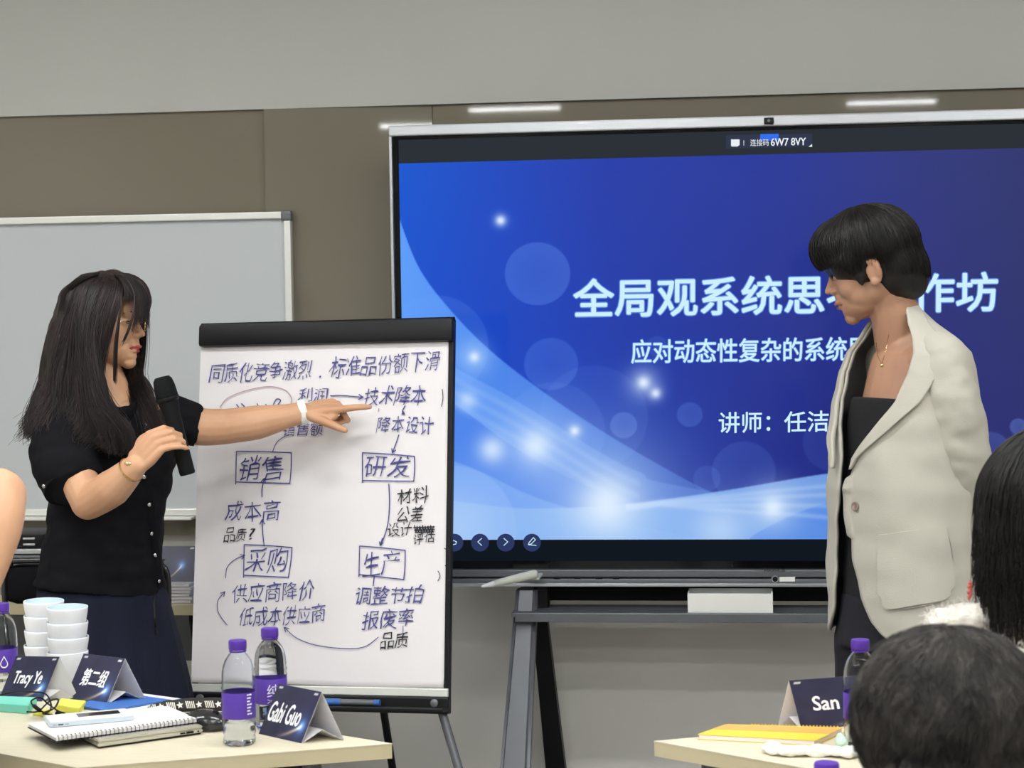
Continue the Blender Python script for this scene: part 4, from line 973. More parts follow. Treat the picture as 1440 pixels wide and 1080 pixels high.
# pocket, button, flower hole
def patch(name, poly_rows, off, th, m_, par, base, nx=16):
    vs = []; fs = []; nr = len(poly_rows)
    for lay in (0, 1):
        for (py, xa, xb, dy) in poly_rows:
            for i in range(nx + 1):
                u = i / nx; p, n_ = snap(base, xa + (xb - xa) * u, py + dy * u, off - lay * th * .99); vs.append(p)
    N = (nx + 1) * nr
    for j in range(nr - 1):
        for i in range(nx):
            q_ = [j * (nx + 1) + i, j * (nx + 1) + i + 1, (j + 1) * (nx + 1) + i + 1, (j + 1) * (nx + 1) + i]; fs.append(q_[::-1]); fs.append([N + v for v in q_])
        for i in (0, nx): q_ = [j * (nx + 1) + i, (j + 1) * (nx + 1) + i]; fs.append([q_[0], q_[1], N + q_[1], N + q_[0]])
    for j in (0, nr - 1):
        for i in range(nx): q_ = [j * (nx + 1) + i, j * (nx + 1) + i + 1]; fs.append([q_[0], q_[1], N + q_[1], N + q_[0]])
    g = G(); g.raw(vs, fs); return g.build(name, m_, par, 50)
pk = [(752 + (855 - 750) * k / 14, 1236 + (6 if k > 11 else 0) + (8 if k > 13 else 0), 1328 + 12 * min(1, k / 9) - (6 if k > 11 else 0) - (10 if k > 13 else 0), -12) for k in range(15)]
patch('pocket', pk, .0075, .007, M['blazer'], jk, jk, 20)
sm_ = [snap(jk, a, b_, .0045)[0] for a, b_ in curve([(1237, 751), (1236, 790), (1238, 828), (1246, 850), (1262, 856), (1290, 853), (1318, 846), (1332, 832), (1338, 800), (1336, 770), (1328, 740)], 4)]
G().tube(sm_, .0012, 6).build('pocket_shade_line', M['pocket_shade'], jk, True)  # dark tube stands in for the soft shade outlining the pocket
am_ = [snap(jk, a, b_, .003)[0] for a, b_ in [(1300, 452), (1306, 462), (1312, 474)]]
p, n_ = snap(jk, 1204, 712, .002); x_ = n_.orthogonal().normalized()
M['horn'] = mat('horn_button', (146, 128, 116), .35, vary=.3, vscale=200)
G().lathe([(.0085, 0), (.010, .001), (.010, .0032), (.0078, .0036), (.007, .0026), (.0001, .0026)], p, 24, (x_, n_.cross(x_), n_), cap=False).build('button', M['horn'], jk, True)
# short hair
g = G(); k = 1.02
g.ell(H2(0, -.012, .036), (.090, .110, .094), H2.ax, 30)
g.ell(H2(0, .030, .056), (.082, .080, .064), H2.ax, 26)
g.ell(H2(0, .044, .050), (.072, .060, .048), H2.ax, 26)
g.ell(H2(0, .072, .034), (.060, .022, .026), H2.ax, 20)
g.ell(H2(0, -.055, -.022), (.080, .064, .078), H2.ax, 24)
g.ell(H2(0, -.072, -.050), (.066, .042, .052), H2.ax, 24)
for s_ in (1, -1):
    g.ell(H2(s_ * .052, .018, .020), (.036, .060, .040), H2.ax, 18)
    g.ell(H2(s_ * .072, .018, -.016), (.009, .012, .024), H2.ax, 14)
hair = fuse('hair', g, M['hair2'], W2, .004, 22, lambda p: wrinkle(40, .0015, (1, 1, .3), 4)(p))
def comb(hair, H, root, n, endf, r, lift=.0012, jit=.002, m=12, crown=(0, -.03, .10), start=.7):
    bpy.context.view_layer.update(); mw = root.location
    from mathutils.bvhtree import BVHTree
    bv = BVHTree.FromPolygons([v.co + mw for v in hair.data.vertices], [list(p.vertices) for p in hair.data.polygons])
    sr = Strands()
    for i in range(n):
        phi = ((i // 5) * 2.399 + random.gauss(0, .05)) % 6.283; th1 = endf(phi) * random.uniform(.92, 1.04); th0 = random.uniform(0, start) * th1; pts = []; lf = lift + abs(random.gauss(0, jit)); sw = random.gauss(0, .08)
        for j in range(m):
            u = j / (m - 1); th = th0 + (th1 - th0) * u; pw = phi + sw * u
            q_ = H(.16 * math.sin(th) * math.sin(pw), -.01 + .18 * math.sin(th) * math.cos(pw), .02 + .17 * math.cos(th))
            hit, nr, _, _ = bv.ray_cast(q_, (H(0, -.01, .02) - q_).normalized())
            if hit is None: break
            pts.append(hit + nr * lf * (.3 + u))
        if len(pts) > 3: sr.add(pts, r, r * .4)
    return sr
def end2(phi):
    f_ = abs(((phi + math.pi) % (2 * math.pi)) - math.pi)
    return float(np.interp(f_, [0, .6, 1.0, 1.25, 1.45, 1.7, 2.0, 3.15], [1.50, 1.50, 1.58, 1.85, 1.62, 1.62, 2.05, 2.25]))
sr = comb(hair, H2, W2, 3200, end2, .0009)
sr.build('hair_strands', M['hair2'], hair)

# ---------------------------------------------------------------- seated woman at the right edge
D3 = 2.8
W3 = thing('person', 'seated person seen from behind at the right edge, smooth black bob and cream fluffy collar', 'person', V((S(1500, 900, D3).x, S(1500, 900, D3).y, 0)))
def seated(base_px, D, head, H, name_k, m_skin, par, shoulder_w=.2, top='dark', sh_drop=.26):
    body = G(); c = H(0, 0, 0); f = V((H.ax[1].x, H.ax[1].y, 0)).normalized(); l = f.cross(Z)
    nb = V((c.x, c.y, c.z - .20)) - f * .02
    add_head(body, H, name_k, nb, .052)
    hip = V((c.x, c.y, .52)) - f * .06; body.limb([nb - Z * .06, nb - Z * .25 - f * .02, hip], [(.11, .07), (.13, .09), (.14, .10)], 18, l)
    for s_ in (-1, 1):
        sh = nb - Z * .07 + l * (shoulder_w * .85 * s_); body.limb([nb - Z * .04, sh, sh - Z * .27 + f * .02, sh - Z * .30 + f * .26 - l * .05 * s_], [.045, .045, .04, .027], 14)
        add_hand(body, sh - Z * .30 + f * .27 - l * .05 * s_, f, Z, -l * s_, [(20, 25, 15)] * 4)
        hh = hip + l * .09 * s_; kn = hh + f * .42 - Z * .02; body.limb([hh, kn, V((kn.x, kn.y, .08))], [.08, .055, .036], 14); body.ell(V((kn.x, kn.y, .04)) + f * .05, (.042, .11, .038), (l, f, Z), 12)
    fuse('body', body, m_skin, par, .005, 3)
    g = G(); secs(g, [(nb - Z * .0, .060, .058), (nb - Z * .035, .105, .075), (nb - Z * .08, shoulder_w * .92, .10), (nb - Z * .25, shoulder_w * .86, .125), (hip + Z * .05, .17, .14)], l)
    for s_ in (-1, 1):
        sh = nb - Z * .08 + l * (shoulder_w * .85 * s_); g.limb([nb - Z * .06 + l * .06 * s_, sh + Z * .004, sh - Z * .26 + f * .02, sh - Z * .30 + f * .24 - l * .05 * s_], [.06, .068, .057, .042], 16)
    fuse('sweater', g, M[top], par, .007, 5, wrinkle(12, .006))
    g = G()
    for s_ in (-1, 1):
        hh = hip + l * .09 * s_; kn = hh + f * .42 - Z * .02; g.limb([hh - f * .02, kn, V((kn.x, kn.y, .14))], [.10, .072, .055], 14)
    fuse('trousers', g, M['pants2'], par, .009, 4)
    return nb, f, l
H3 = Loc(S(1472, 742, D3), frame_from(F0 * .86 - R0 * .50, Z))
nb, f3, l3 = seated(None, D3, None, H3, 1.0, M['skin1'], W3, .19, 'dark')
face_bits(H3, 1.0, W3, M['lip2'])
g = G(); g.ell(H3(0, -.020, .030), (.092, .110, .105), H3.ax, 28)
for s_ in (1, -1): g.limb([H3(s_ * .060, -.005, .03), H3(s_ * .070, -.005, -.04), H3(s_ * .070, .000, -.095)], [.028, .028, .020], 16)
g.limb([H3(0, -.075, .03), H3(0, -.085, -.05), H3(0, -.080, -.10)], [.055, .055, .045], 16)
g.ell(H3(0, -.045, -.05), (.080, .070, .07), H3.ax, 20)
hair = fuse('hair', g, M['hair2'], W3, .006, 5, wrinkle(40, .0022, (1, 1, .15), 4))
sr = Strands()
def end3(phi):
    f_ = abs(((phi + math.pi) % (2 * math.pi)) - math.pi)
    return float(np.interp(f_, [0, .5, .9, 1.2, 3.15], [1.2, 1.25, 1.5, 1.60, 1.62])), float(np.interp(f_, [0, .7, 1.0, 1.4, 3.15], [0, .02, .12, .165, .175]))
groom(sr, H3, (.097, .115, .109), (0, -.020, .030), end3, 4200, .0010, jit=.005, crown=(0, -.1), m=16, fall_out=.2, wave=.001)
sr.build('hair_strands', M['hair2'], hair)
# fluffy collar: ring around the neck
g = G(); rr_ = random.Random(3)
for i in range(26):
    a = 2 * math.pi * i / 26; c_ = nb + l3 * (.125 * math.sin(a)) + f3 * (.10 * math.cos(a)) + Z * (.012 + .01 * math.sin(a * 3)); g.ell(c_, (.036, .034, .030 + .008 * rr_.random()), n=12)
for i in range(14):
    c_ = S(1325 + i * 8, 866 + abs(6 - i) * 1.5, D3 - .02 + .02 * rr_.random()); g.ell(c_, (.026, .03, .020), n=12)
col = fuse('fluffy_collar', g, M['fluff'], W3, .006, 3, lambda p: wrinkle(60, .005)(p))
sr = Strands(); me_ = col.data; nv = len(me_.vertices)
for i in range(3200):
    v = me_.vertices[random.randrange(nv)]; p = v.co + W3.location; n_ = V(v.normal) + V([random.gauss(0, .6) for _ in range(3)]); n_.normalize()
    if n_.z < -.3: continue
    sr.add([p, p + n_ * .006 + Z * .001, p + n_ * .012 - Z * .001], .0005, .0002)
sr.build('fluff_fibres', M['fluff'], col)
g = G()
for i in range(9):
    p = S(1364 + 1.6 * math.sin(i * 2.2), 820 + i * 2.6, D3 - .02); g.ell(p, (.0028, .0028, .0034), n=10)
g.build('coral_earring', M['earring'], W3, True)

# ---------------------------------------------------------------- head in the foreground, bottom right
D4 = 2.1
W4 = thing('person', 'person with tousled short dark hair seen from behind, close in the bottom right corner', 'person', V((S(1340, 1000, D4).x, S(1340, 1000, D4).y, 0)))
H4 = Loc(S(1328, 1040, D4), frame_from(F0 * .95 - R0 * .25 - Z * .12, Z))
seated(None, D4, None, H4, 1.0, M['skin2'], W4, .21, 'dark')
face_bits(H4, 1.0, W4, M['lip2'])
g = G(); g.ell(H4(0, -.014, .028), (.092, .104, .088), H4.ax, 24); g.ell(H4(0, -.05, -.04), (.088, .06, .075), H4.ax, 20); g.ell(H4(0, -.030, -.055), (.092, .066, .080), H4.ax, 20)
hair = fuse('hair', g, M['hair3'], W4, .006, 4, wrinkle(30, .006, (1, 1, 1), 4))
sr = Strands()
def end4(phi):
    f_ = abs(((phi + math.pi) % (2 * math.pi)) - math.pi)
    return float(np.interp(f_, [0, .8, 1.3, 1.9, 3.15], [1.25, 1.4, 1.7, 2.05, 2.25])), 0
def tousle(H, radii, cen, n, r, ln):
    for i in range(n):
        lk = i // 14; rnd = random.Random(lk * 7 + 1)
        th = math.acos(rnd.uniform(-.42, 1)); ph = rnd.uniform(0, 6.283)
        th += random.gauss(0, .09); ph += random.gauss(0, .09 / max(.25, math.sin(th)))
        nrm = (H.ax[0] * math.sin(th) * math.sin(ph) + H.ax[1] * math.sin(th) * math.cos(ph) + H.ax[2] * math.cos(th))
        p = H(cen[0] + radii[0] * math.sin(th) * math.sin(ph), cen[1] + radii[1] * math.sin(th) * math.cos(ph), cen[2] + radii[2] * math.cos(th))
        down = (H.ax[0] * math.cos(th) * math.sin(ph) + H.ax[1] * math.cos(th) * math.cos(ph) - H.ax[2] * math.sin(th))
        sw = nrm.cross(down) * rnd.uniform(-1.0, .7); d = (down + sw * .8 + nrm * rnd.uniform(.18, .42)).normalized(); l_ = ln * rnd.uniform(.7, 1.2) * random.uniform(.8, 1.1)
        curl = (nrm * -1.0 + sw * .4) ; pts = [p]; m = 8
        for j in range(1, m):
            d = (d + curl * .13 + V([random.gauss(0, .02) for _ in range(3)])).normalized(); pts.append(pts[-1] + d * (l_ / m))
        sr.add(pts, r, r * .3)
tousle(H4, (.096, .106, .091), (0, -.014, .028), 11000, .0008, .062)
tousle(H4, (.090, .062, .078), (0, -.05, -.04), 4000, .0008, .05)
tousle(H4, (.096, .075, .085), (0, -.025, -.055), 4500, .0008, .05)
sr.build('hair_strands', M['hair3'], hair)

# ---------------------------------------------------------------- bare elbow at the left edge
D5 = 3.2
W5 = thing('person', 'person at the left edge, of whom only a bare bent elbow shows', 'person', V((S(-230, 800, D5).x, S(-230, 800, D5).y, 0)))
H5 = Loc(S(-235, 560, D5), frame_from(F0 * .8 + R0 * .6, Z))
body = G(); add_head(body, H5, 1.0, S(-235, 735, D5), .05)
body.limb([S(-235, 760, D5), S(-235, 900, D5), S(-235, 1060, D5), S(-235, 1150, D5)], [(.10, .07), (.13, .09), (.12, .09), (.13, .1)], 18, R0)
body.limb([S(-235, 752, D5), S(-110, 780, D5 - .03), S(-50, 735, D5 - .08), S(-4, 700, D5 - .12)], [.05, .055, .052, .047], 16)
body.limb([S(-6, 700, D5 - .12), S(-12, 745, D5 - .16), S(-38, 830, D5 - .2), S(-66, 880, D5 - .2)], [.0475, .046, .036, .028], 16)
add_hand(body, S(-68, 884, D5 - .2), S(-110, 960, D5 - .2) - S(-68, 884, D5 - .2), R0, -F0, [(25, 35, 25)] * 4)
body.limb([S(-235, 752, D5), S(-380, 780, D5), S(-400, 980, D5), S(-360, 1100, D5 - .1)], [.05, .055, .042, .03], 14)
add_hand(body, S(-360, 1104, D5 - .1), -Z, -F0, R0, [(25, 35, 25)] * 4)
for s_ in (-1, 1):
    a = S(-235 + 75 * s_, 1150, D5); body.limb([a, V((a.x, a.y, .45)), V((a.x, a.y, .09))], [.078, .052, .036], 12); body.ell(V((a.x, a.y, .045)) + F0 * .05, (.042, .11, .04), (R0, F0, Z), 12)
fuse('body', body, M['skin1'], W5, .005, 4)
face_bits(H5, 1.0, W5, M['lip2'])
g = G(); secs(g, [(S(-235, 738, D5), .062, .058), (S(-235, 765, D5), .16, .09), (S(-235, 860, D5), .165, .12), (S(-235, 1120, D5), .16, .125)], R0)
g.limb([S(-150, 775, D5 - .02), S(-95, 770, D5 - .05)], [.066, .068], 16); g.limb([S(-340, 780, D5), S(-390, 860, D5)], [.066, .066], 16)
fuse('shirt', g, M['dark'], W5, .007, 4, wrinkle(10, .005))
g = G(); secs(g, [(S(-235, 1105, D5), .165, .13), (S(-235, 1190, D5), .175, .135)], R0)
for s_ in (-1, 1):
    a = S(-235 + 75 * s_, 1170, D5); g.limb([a, V((a.x, a.y, .12))], [.098, .08], 14)
fuse('trousers', g, M['pants2'], W5, .009, 4)
g = G(); g.ell(H5(0, -.020, .035), (.088, .108, .094), H5.ax, 22); g.ell(H5(0, -.06, -.02), (.072, .05, .06), H5.ax, 18); fuse('hair', g, M['hair2'], W5, .006, 4, wrinkle(30, .004))
# shoes of the two standing women
def shoes(par, pos, f, l, m_):
    for a in pos:
        g = G(); g.ell(a + f * .055 + Z * .032, (.044, .118, .030), (l, f, Z), 18); g.ell(a - f * .02 + Z * .045, (.040, .052, .038), (l, f, Z), 16); g.box(a + f * .05 + Z * .008, (.075, .21, .014), .006, (l, f, Z))
        fuse('shoe', g, m_, par, .004, 4)
shoes(W1, [V((S(px, 880, 4.76).x, S(px, 880, 4.76).y + .02, 0)) for px in (122, 178)], R0, -F0, M['black'])
shoes(W2, [V(((S(1268, 870, D2) + lat * .08 * s_).x, (S(1268, 870, D2) + lat * .08 * s_).y, 0)) for s_ in (-1, 1)], fwd, lat, M['black'])
# ================================================================== TABLES
TZ = .75
def T(px, py, z=TZ): return atZ(px, py, z)
def table(poly, label, z=TZ, th=.026, legs=None):
    c = sum((p for p in poly), V()) / len(poly)
    t = thing('training_table', label, 'table', (c.x, c.y, 0))
    n = len(poly); inn = [p + (c - p).normalized() * .0012 for p in poly]
    G().prism(poly, z - .0015, z).build('table_top', M['wood'], t)
    G().prism(inn, z - th, z - .0016).build('edge_band', M['woodedge'], t)
    for p in poly:
        q_ = p + (c - p) * .22; G().tube([V((q_.x, q_.y, z - th - .001)), V((q_.x, q_.y, .01))], .018, 16).build('leg', M['greymetal'], t, 40)
        G().lathe([(.022, 0), (.022, .012), (.018, .02)], (q_.x, q_.y, 0), 16).build('foot', M['black'], t, 40)
    m_ = G()
    for i in range(n):
        a = poly[i] + (c - poly[i]) * .24; b_ = poly[(i + 1) % n] + (c - poly[(i + 1) % n]) * .24
        m_.tube([V((a.x, a.y, z - th - .022)), V((b_.x, b_.y, z - th - .022))], .012, 8)
    m_.build('under_frame', M['black'], t, 40); return t
table([T(552, 1045.5), T(109, 1079.5), T(-160, 1030), T(-190, 925)], 'pale maple table in the left foreground, covered with bottles, name cards and papers')
A_ = T(919, 1042); dAB = (T(1127, 1079) - A_).normalized(); dAC = (T(1200, 1017) - A_).normalized()
table([A_, A_ + dAB * .42, A_ + dAB * .42 + dAC * .62, A_ + dAC * .62], 'pale maple table at the right with the yellow notebook on it')
c3 = S(1120, 540, 2.5); table([V((c3.x, c3.y, 0)) + R0 * a + F0 * b_ for a, b_ in ((-.40, -.2), (.16, -.2), (.16, .12), (-.40, .12))], 'pale maple table nearest the camera, below the bottom right of the frame')

# ---------------- bottles
def bottle(name, label, loc, rot, kind):
    t = thing(name, label, 'bottle', (0, 0, 0), 'purple-capped water bottles'); OUT = [(.001, .003), (.018, .002), (.024, 0), (.0275, .004), (.0285, .010), (.0270, .016), (.0288, .022), (.0276, .028), (.0290, .034), (.0280, .042), (.0285, .047), (.0286, .093), (.0298, .098), (.0284, .103), (.0296, .108), (.0284, .112), (.0286, .118), (.0280, .126), (.0262, .136), (.0225, .146), (.0172, .154), (.0132, .159), (.0124, .163), (.0124, .170), (.001, .171)]
    if kind == 'character':
        G().lathe(OUT, n=40).build('bottle_body', M['bottle'], t, True)
    else:
        g = G(); g.lathe(OUT, n=40); inn = [(max(r - .0007, .0005), max(z, .0012) + (.0008 if z < .01 else 0) - (.001 if z > .165 else 0)) for r, z in OUT]; g.lathe(inn, n=40)
        bmesh.ops.recalc_face_normals(g.bm, faces=g.bm.faces[:]); nf = len(g.bm.faces) // 2; g.bm.faces.ensure_lookup_table()
        bmesh.ops.reverse_faces(g.bm, faces=g.bm.faces[nf:]); g.build('bottle_body', M['bottle'], t, True, norm=False)
        lvl = .036; G().lathe([(r - .0002, z) for r, z in inn if z < lvl] + [(inn[8][0] - .0004, lvl), (.001, lvl)], n=40).build('water', M['waterm'], t, True)
    G().lathe([(.0144, .1605), (.0150, .161), (.0150, .163), (.0135, .1635)], n=32, cap=False).build('neck_ring', M['purple'], t, 40)
    g = G(); prof = []
    vs = []; fs = []; n = 60
    for j, (r, z) in enumerate([(.0150, .1645), (.0153, .166), (.0153, .178), (.0146, .1805), (.0005, .181)]):
        for i in range(n): rr = r + (.0003 if (i % 2 and 0 < j < 3) else 0); a = 2 * math.pi * i / n; vs.append(V((rr * math.cos(a), rr * math.sin(a), z)))
    for j in range(4):
        for i in range(n): i2 = (i + 1) % n; fs.append([j * n + i, j * n + i2, (j + 1) * n + i2, (j + 1) * n + i])
    g.raw(vs, fs); g.build('cap', M['purple'], t, 40)
    lab = G().lathe([(.0290, .0475), (.0292, .048), (.0292, .092), (.0290, .0925)], n=48, cap=False).build('label', M['label'], t, 40)
    def cyl(u, v, off=.0004):                 # u metres round the label from the viewer's side, v height
        a = -math.pi / 2 + u / .0292; return V(((.0292 + off) * math.cos(a), (.0292 + off) * math.sin(a), v))
    def wrap(g, body, u0, v0, u1, v1):
        vs, fs = glyphs(body); xs_ = [v.x for v in vs]; ys_ = [v.y for v in vs]; x0, x1, y0, y1 = min(xs_), max(xs_), min(ys_), max(ys_)
        g.raw([cyl(u0 + (u1 - u0) * (v.x - x0) / (x1 - x0), v0 + (v1 - v0) * (v.y - y0) / (y1 - y0)) for v in vs], fs)
    if kind == 'character':
        g = G(); wrap(g, '纯', -.009, .060, .013, .084); wrap(g, '净', -.009, .050, .013, .058); g.build('label_print', M['whiteink'], lab, norm=False)
    elif kind == 'drop':
        g = G(); pts = []
        for i in range(24):
            a = 2 * math.pi * i / 24; r = .0075; x_ = r * math.sin(a); y_ = -r * math.cos(a); y_ = y_ if y_ < 0 else y_ * 1.0 + .009 * (1 - abs(x_) / r) ** 1.5; pts.append(cyl(.010 + x_, .064 + y_))
        ribbon_pts = pts + [pts[0]]
        for i in range(24):
            a, b_ = ribbon_pts[i], ribbon_pts[i + 1]; mid = cyl(.010, .066); g.raw([a, b_, b_ + (mid - b_) * .22, a + (mid - a) * .22], [[0, 1, 2, 3]])
        vs_, fs_ = glyphs('pu:'); x0 = min(v.x for v in vs_); x1 = max(v.x for v in vs_); y0 = min(v.y for v in vs_); y1 = max(v.y for v in vs_)
        g.raw([cyl(-.010 + .010 * (1 - (v.y - y0) / (y1 - y0)), .052 + .032 * (v.x - x0) / (x1 - x0)) for v in vs_], fs_); g.build('label_print', M['whiteink'], lab, norm=False)
    else:
        g = G()
        for i in range(7):
            v = .088 - i * .0055; g.raw([cyl(.026, v), cyl(.036 - (i % 3) * .002, v), cyl(.036 - (i % 3) * .002, v + .0022), cyl(.026, v + .0022)], [[0, 1, 2, 3]])
        g.build('label_print', M['whiteink'], lab, norm=False)
    t.location = loc; t.rotation_euler = (0, 0, rot); return t
dirz = lambda p: math.atan2(-(CP.x - p.x), (CP.y - p.y)) + math.pi
for (px, py, lb_, kd, dr) in ((337, 1046, 'half-empty purple-capped water bottle standing in front of the other one, at the left table corner', 'lines', -.25),
                              (382, 1024, 'full purple-capped water bottle behind the name card at the left table corner', 'character', .2),
                              (5, 976, 'purple-capped water bottle cut by the left edge of the picture', 'drop', 0),
                              (1211, 1049, 'purple-capped water bottle on the right table, partly behind the tousled dark hair', 'lines', .5)):
    p = T(px, py); bottle('water_bottle', lb_, (p.x, p.y, TZ), YAW + dr, kd)
p = S(1157, 540, 2.44); bottle('water_bottle', 'purple-capped bottle of which only the cap shows at the bottom edge', (p.x, p.y, TZ), 0, 'lines')

# ---------------- cups
def cup(first=[None]):
    if first[0] is None:
        t = thing('paper_cup', '', 'cup', (0, 0, 0)); first[0] = t
        G().lathe([(.001, .002), (.0250, .0015), (.0262, 0), (.0275, .004), (.0330, .022), (.0375, .040), (.0402, .055), (.0412, .064), (.0408, .0665), (.0396, .066)], n=48, cap=False).build('cup_wall', M['cup'], t, True)
        G().lathe([(.0396, .066), (.0388, .055), (.0362, .040), (.0318, .022), (.0260, .006), (.001, .005)], n=48, cap=False).build('inside_coating', M['cupin'], t, True)
        return t
    return copy_tree(first[0])
rank = ['lowest', 'second from the bottom', 'second from the top', 'topmost']
for nm, px, d in (('left', 53, 4.09), ('right', 86, 4.0)):
    p = S(px, 540, d)
    for k in range(4):
        c_ = cup(); c_.location = (p.x + .0008 * (k % 2), p.y, TZ + .0302 * k + .001); c_.rotation_euler = (.012 * ((k * 7) % 3 - 1), .01 * ((k * 5) % 3 - 1), k)
        c_['label'] = f'white paper cup, {rank[k]} of the {nm} stack behind the name cards'; c_['category'] = 'cup'; c_['group'] = f'paper cups of the {nm} stack'

# ---------------- tent cards
def art_panel(P, name, par, text=None, box=None, nx=48, ny=32, seed=0, logo=True, glow=(.86, .30)):
    vs = []; cs = []
    for j in range(ny + 1):
        for i in range(nx + 1):
            u, v = i / nx, j / ny; vs.append(P(u, v, .0006)); c_ = np.array((44., 44., 70.)) + 8 * noise.noise(V((u * 4 + seed, v * 4, 0)))
            d = math.hypot((u - glow[0]) * 1.5, (v - glow[1])); c_ += np.array((70, 110, 150)) * math.exp(-(d / .10) ** 2) + np.array((40, 70, 110)) * math.exp(-(d / .24) ** 2) * .5
            if .35 < u < glow[0]:
                cv = glow[1] * ((u - .35) / (glow[0] - .35)) ** 1.6 * .9 + .03; c_ += np.array((190, 160, 90)) * math.exp(-((v - cv) / .035) ** 2) * ((u - .35) / (glow[0] - .35))
            if logo and .91 < v < .965 and (.05 < u < .13 or .87 < u < .95): c_ = np.array((225., 225., 232.))
            cs.append(lin(np.clip(c_, 0, 255)))
    me = bpy.data.meshes.new(name); me.from_pydata(vs, [], [(j * (nx + 1) + i, j * (nx + 1) + i + 1, (j + 1) * (nx + 1) + i + 1, (j + 1) * (nx + 1) + i) for j in range(ny) for i in range(nx)])
    ca = me.color_attributes.new('art', 'FLOAT_COLOR', 'POINT'); ca.data.foreach_set('color', np.array(cs, np.float32).ravel())
    if 'cardprint' not in M:
        m = mat('card_print', (40, 40, 66), .4); nt = m.node_tree; a = nt.nodes.new('ShaderNodeVertexColor'); a.layer_name = 'art'; nt.links.new(a.outputs[0], nt.nodes['Principled BSDF'].inputs['Base Color']); M['cardprint'] = m
    o = finish(name, me, M['cardprint'], par, False)
    if text:
        g = G(); u0, v0, u1, v1 = box
        for k, (du, dv) in enumerate(((0, 0), (.006, 0), (-.006, 0), (0, .012))): text_on(g, text, P(u0 + du, v0 + dv, .0010 + k * 1e-5), P(u1 + du, v0 + dv, .0010 + k * 1e-5), P(u0 + du, v1 + dv, .0010 + k * 1e-5), 0, .08)
        g.build('name_text', M['whiteink'], o, norm=False)
    return o
def tent(FL, FR, BR, topy, label, text, box, z0=TZ, **k):
    BL = FL + (BR - FR); mid = (FR + BR) / 2; h = .05
    for _ in range(30):
        h += (proj(mid + Z * h)[1] - topy) / 800
    TR = mid + Z * h; TL = (FL + BL) / 2 + Z * h
    c = (FL + BR) / 2; t = thing('name_card', label, 'name card', (c.x, c.y, z0), 'folded navy name cards')
    n1 = (FR - FL).cross(TL - FL).normalized()
    if n1.dot(CP - FL) < 0: n1 = -n1
    n2 = (BR - BL).cross(TL - BL).normalized()
    if n2.dot(n1) > 0 and n2.dot(F0) < 0: n2 = -n2
    th = .0008
    G().hexa([FL, FR, TR, TL], [p - n1 * th for p in (FL, FR, TR, TL)]).build('front_leaf', M['card_in'], t)
    G().hexa([BL, BR, TR, TL], [p + (FR - BR).normalized() * th for p in (BL, BR, TR, TL)]).build('back_leaf', M['card_in'], t)
    mB = [(FL + BL) / 2 + Z * .022, (FR + BR) / 2 + Z * .022]; e = (BR - FR) * .02; up = Z * .0006
    G().hexa([FL + e + up, FR + e + up, mB[1], mB[0]], [p - Z * .0006 for p in (FL + e + up, FR + e + up, mB[1], mB[0])]).build('base_fold', M['card_in'], t)
    G().hexa([BL - e + up, BR - e + up, mB[1], mB[0]], [p - Z * .0006 for p in (BL - e + up, BR - e + up, mB[1], mB[0])]).build('base_fold', M['card_in'], t)
    P = lambda u, v, off: FL + (FR - FL) * u + (TL - FL) * v + n1 * off
    art_panel(P, 'printed_face', t, text, box, **k); return t
tent(T(364, 1032), T(424, 1045.5), T(484, 1041), 973, 'folded navy name card at the right corner of the left table, beside two bottles', 'Gabi Guo', (.05, .28, .78, .66))
tent(T(-2, 985), T(59, 986.5), T(112, 985), 923.5, 'folded navy name card at far left, behind a tangled black cord', 'Tracy Ye', (.16, .30, .80, .66))
tent(T(91, 984), T(149, 992), T(206, 985.5), 926, 'folded navy name card with three Chinese characters, second from the left', '第二组', (.20, .34, .78, .70))
def tentR():
    FL, BL, FR = T(1127, 1026.5), T(1093, 1024), T(1236, 1018); BR = FR + (BL - FL)
    tent(FL, FR, BR, proj((FR + BR) / 2 + Z * .086)[1], 'folded navy name card on the right table behind the yellow notebook', 'San', (.22, .36, .55, .64), glow=(.95, .2))
tentR()

# ---------------- papers, notebooks, laptop, phone
def slab(poly, z0, z1, name, m_, par=None, bev=.0): 
    g = G().prism(poly, z0, z1)
    if bev: bmesh.ops.bevel(g.bm, geom=g.bm.edges[:], offset=bev, segments=2, affect='EDGES')
    return g.build(name, m_, par, 40 if bev else False)
tag(slab([T(118, 1004), T(196, 1013), T(318, 992), T(236, 982)], TZ + .0004, TZ + .0016, 'paper_sheet', M['paper']), 'white paper sheet under the patterned pouch on the left table', 'paper')
p = [T(100, 994), T(150, 1003), T(256, 985), T(196, 977)]
t = thing('folder', 'blue folder lying behind the name cards on the left table', 'folder', (p[0] + p[2]) / 2)
slab(p, TZ + .0018, TZ + .0035, 'back_cover', M['blue'], t); slab([q_ + Z * 0 for q_ in [p[0].lerp(p[2], .02), p[1].lerp(p[3], .02), p[2].lerp(p[0], .02), p[3].lerp(p[1], .02)]], TZ + .0036, TZ + .0042, 'sheet', M['paper'], t)
slab([p[0], p[1], p[1].lerp(p[2], .85), p[0].lerp(p[3], .85)], TZ + .0043, TZ + .0055, 'front_cover', M['blue'], t)
tag(slab([T(186, 1009), T(214, 1013), T(262, 1005), T(236, 1000)], TZ + .0018, TZ + .0022, 'note_sheet', M['pinkpaper']), 'small pale pink sheet behind the spiral notebook', 'paper')
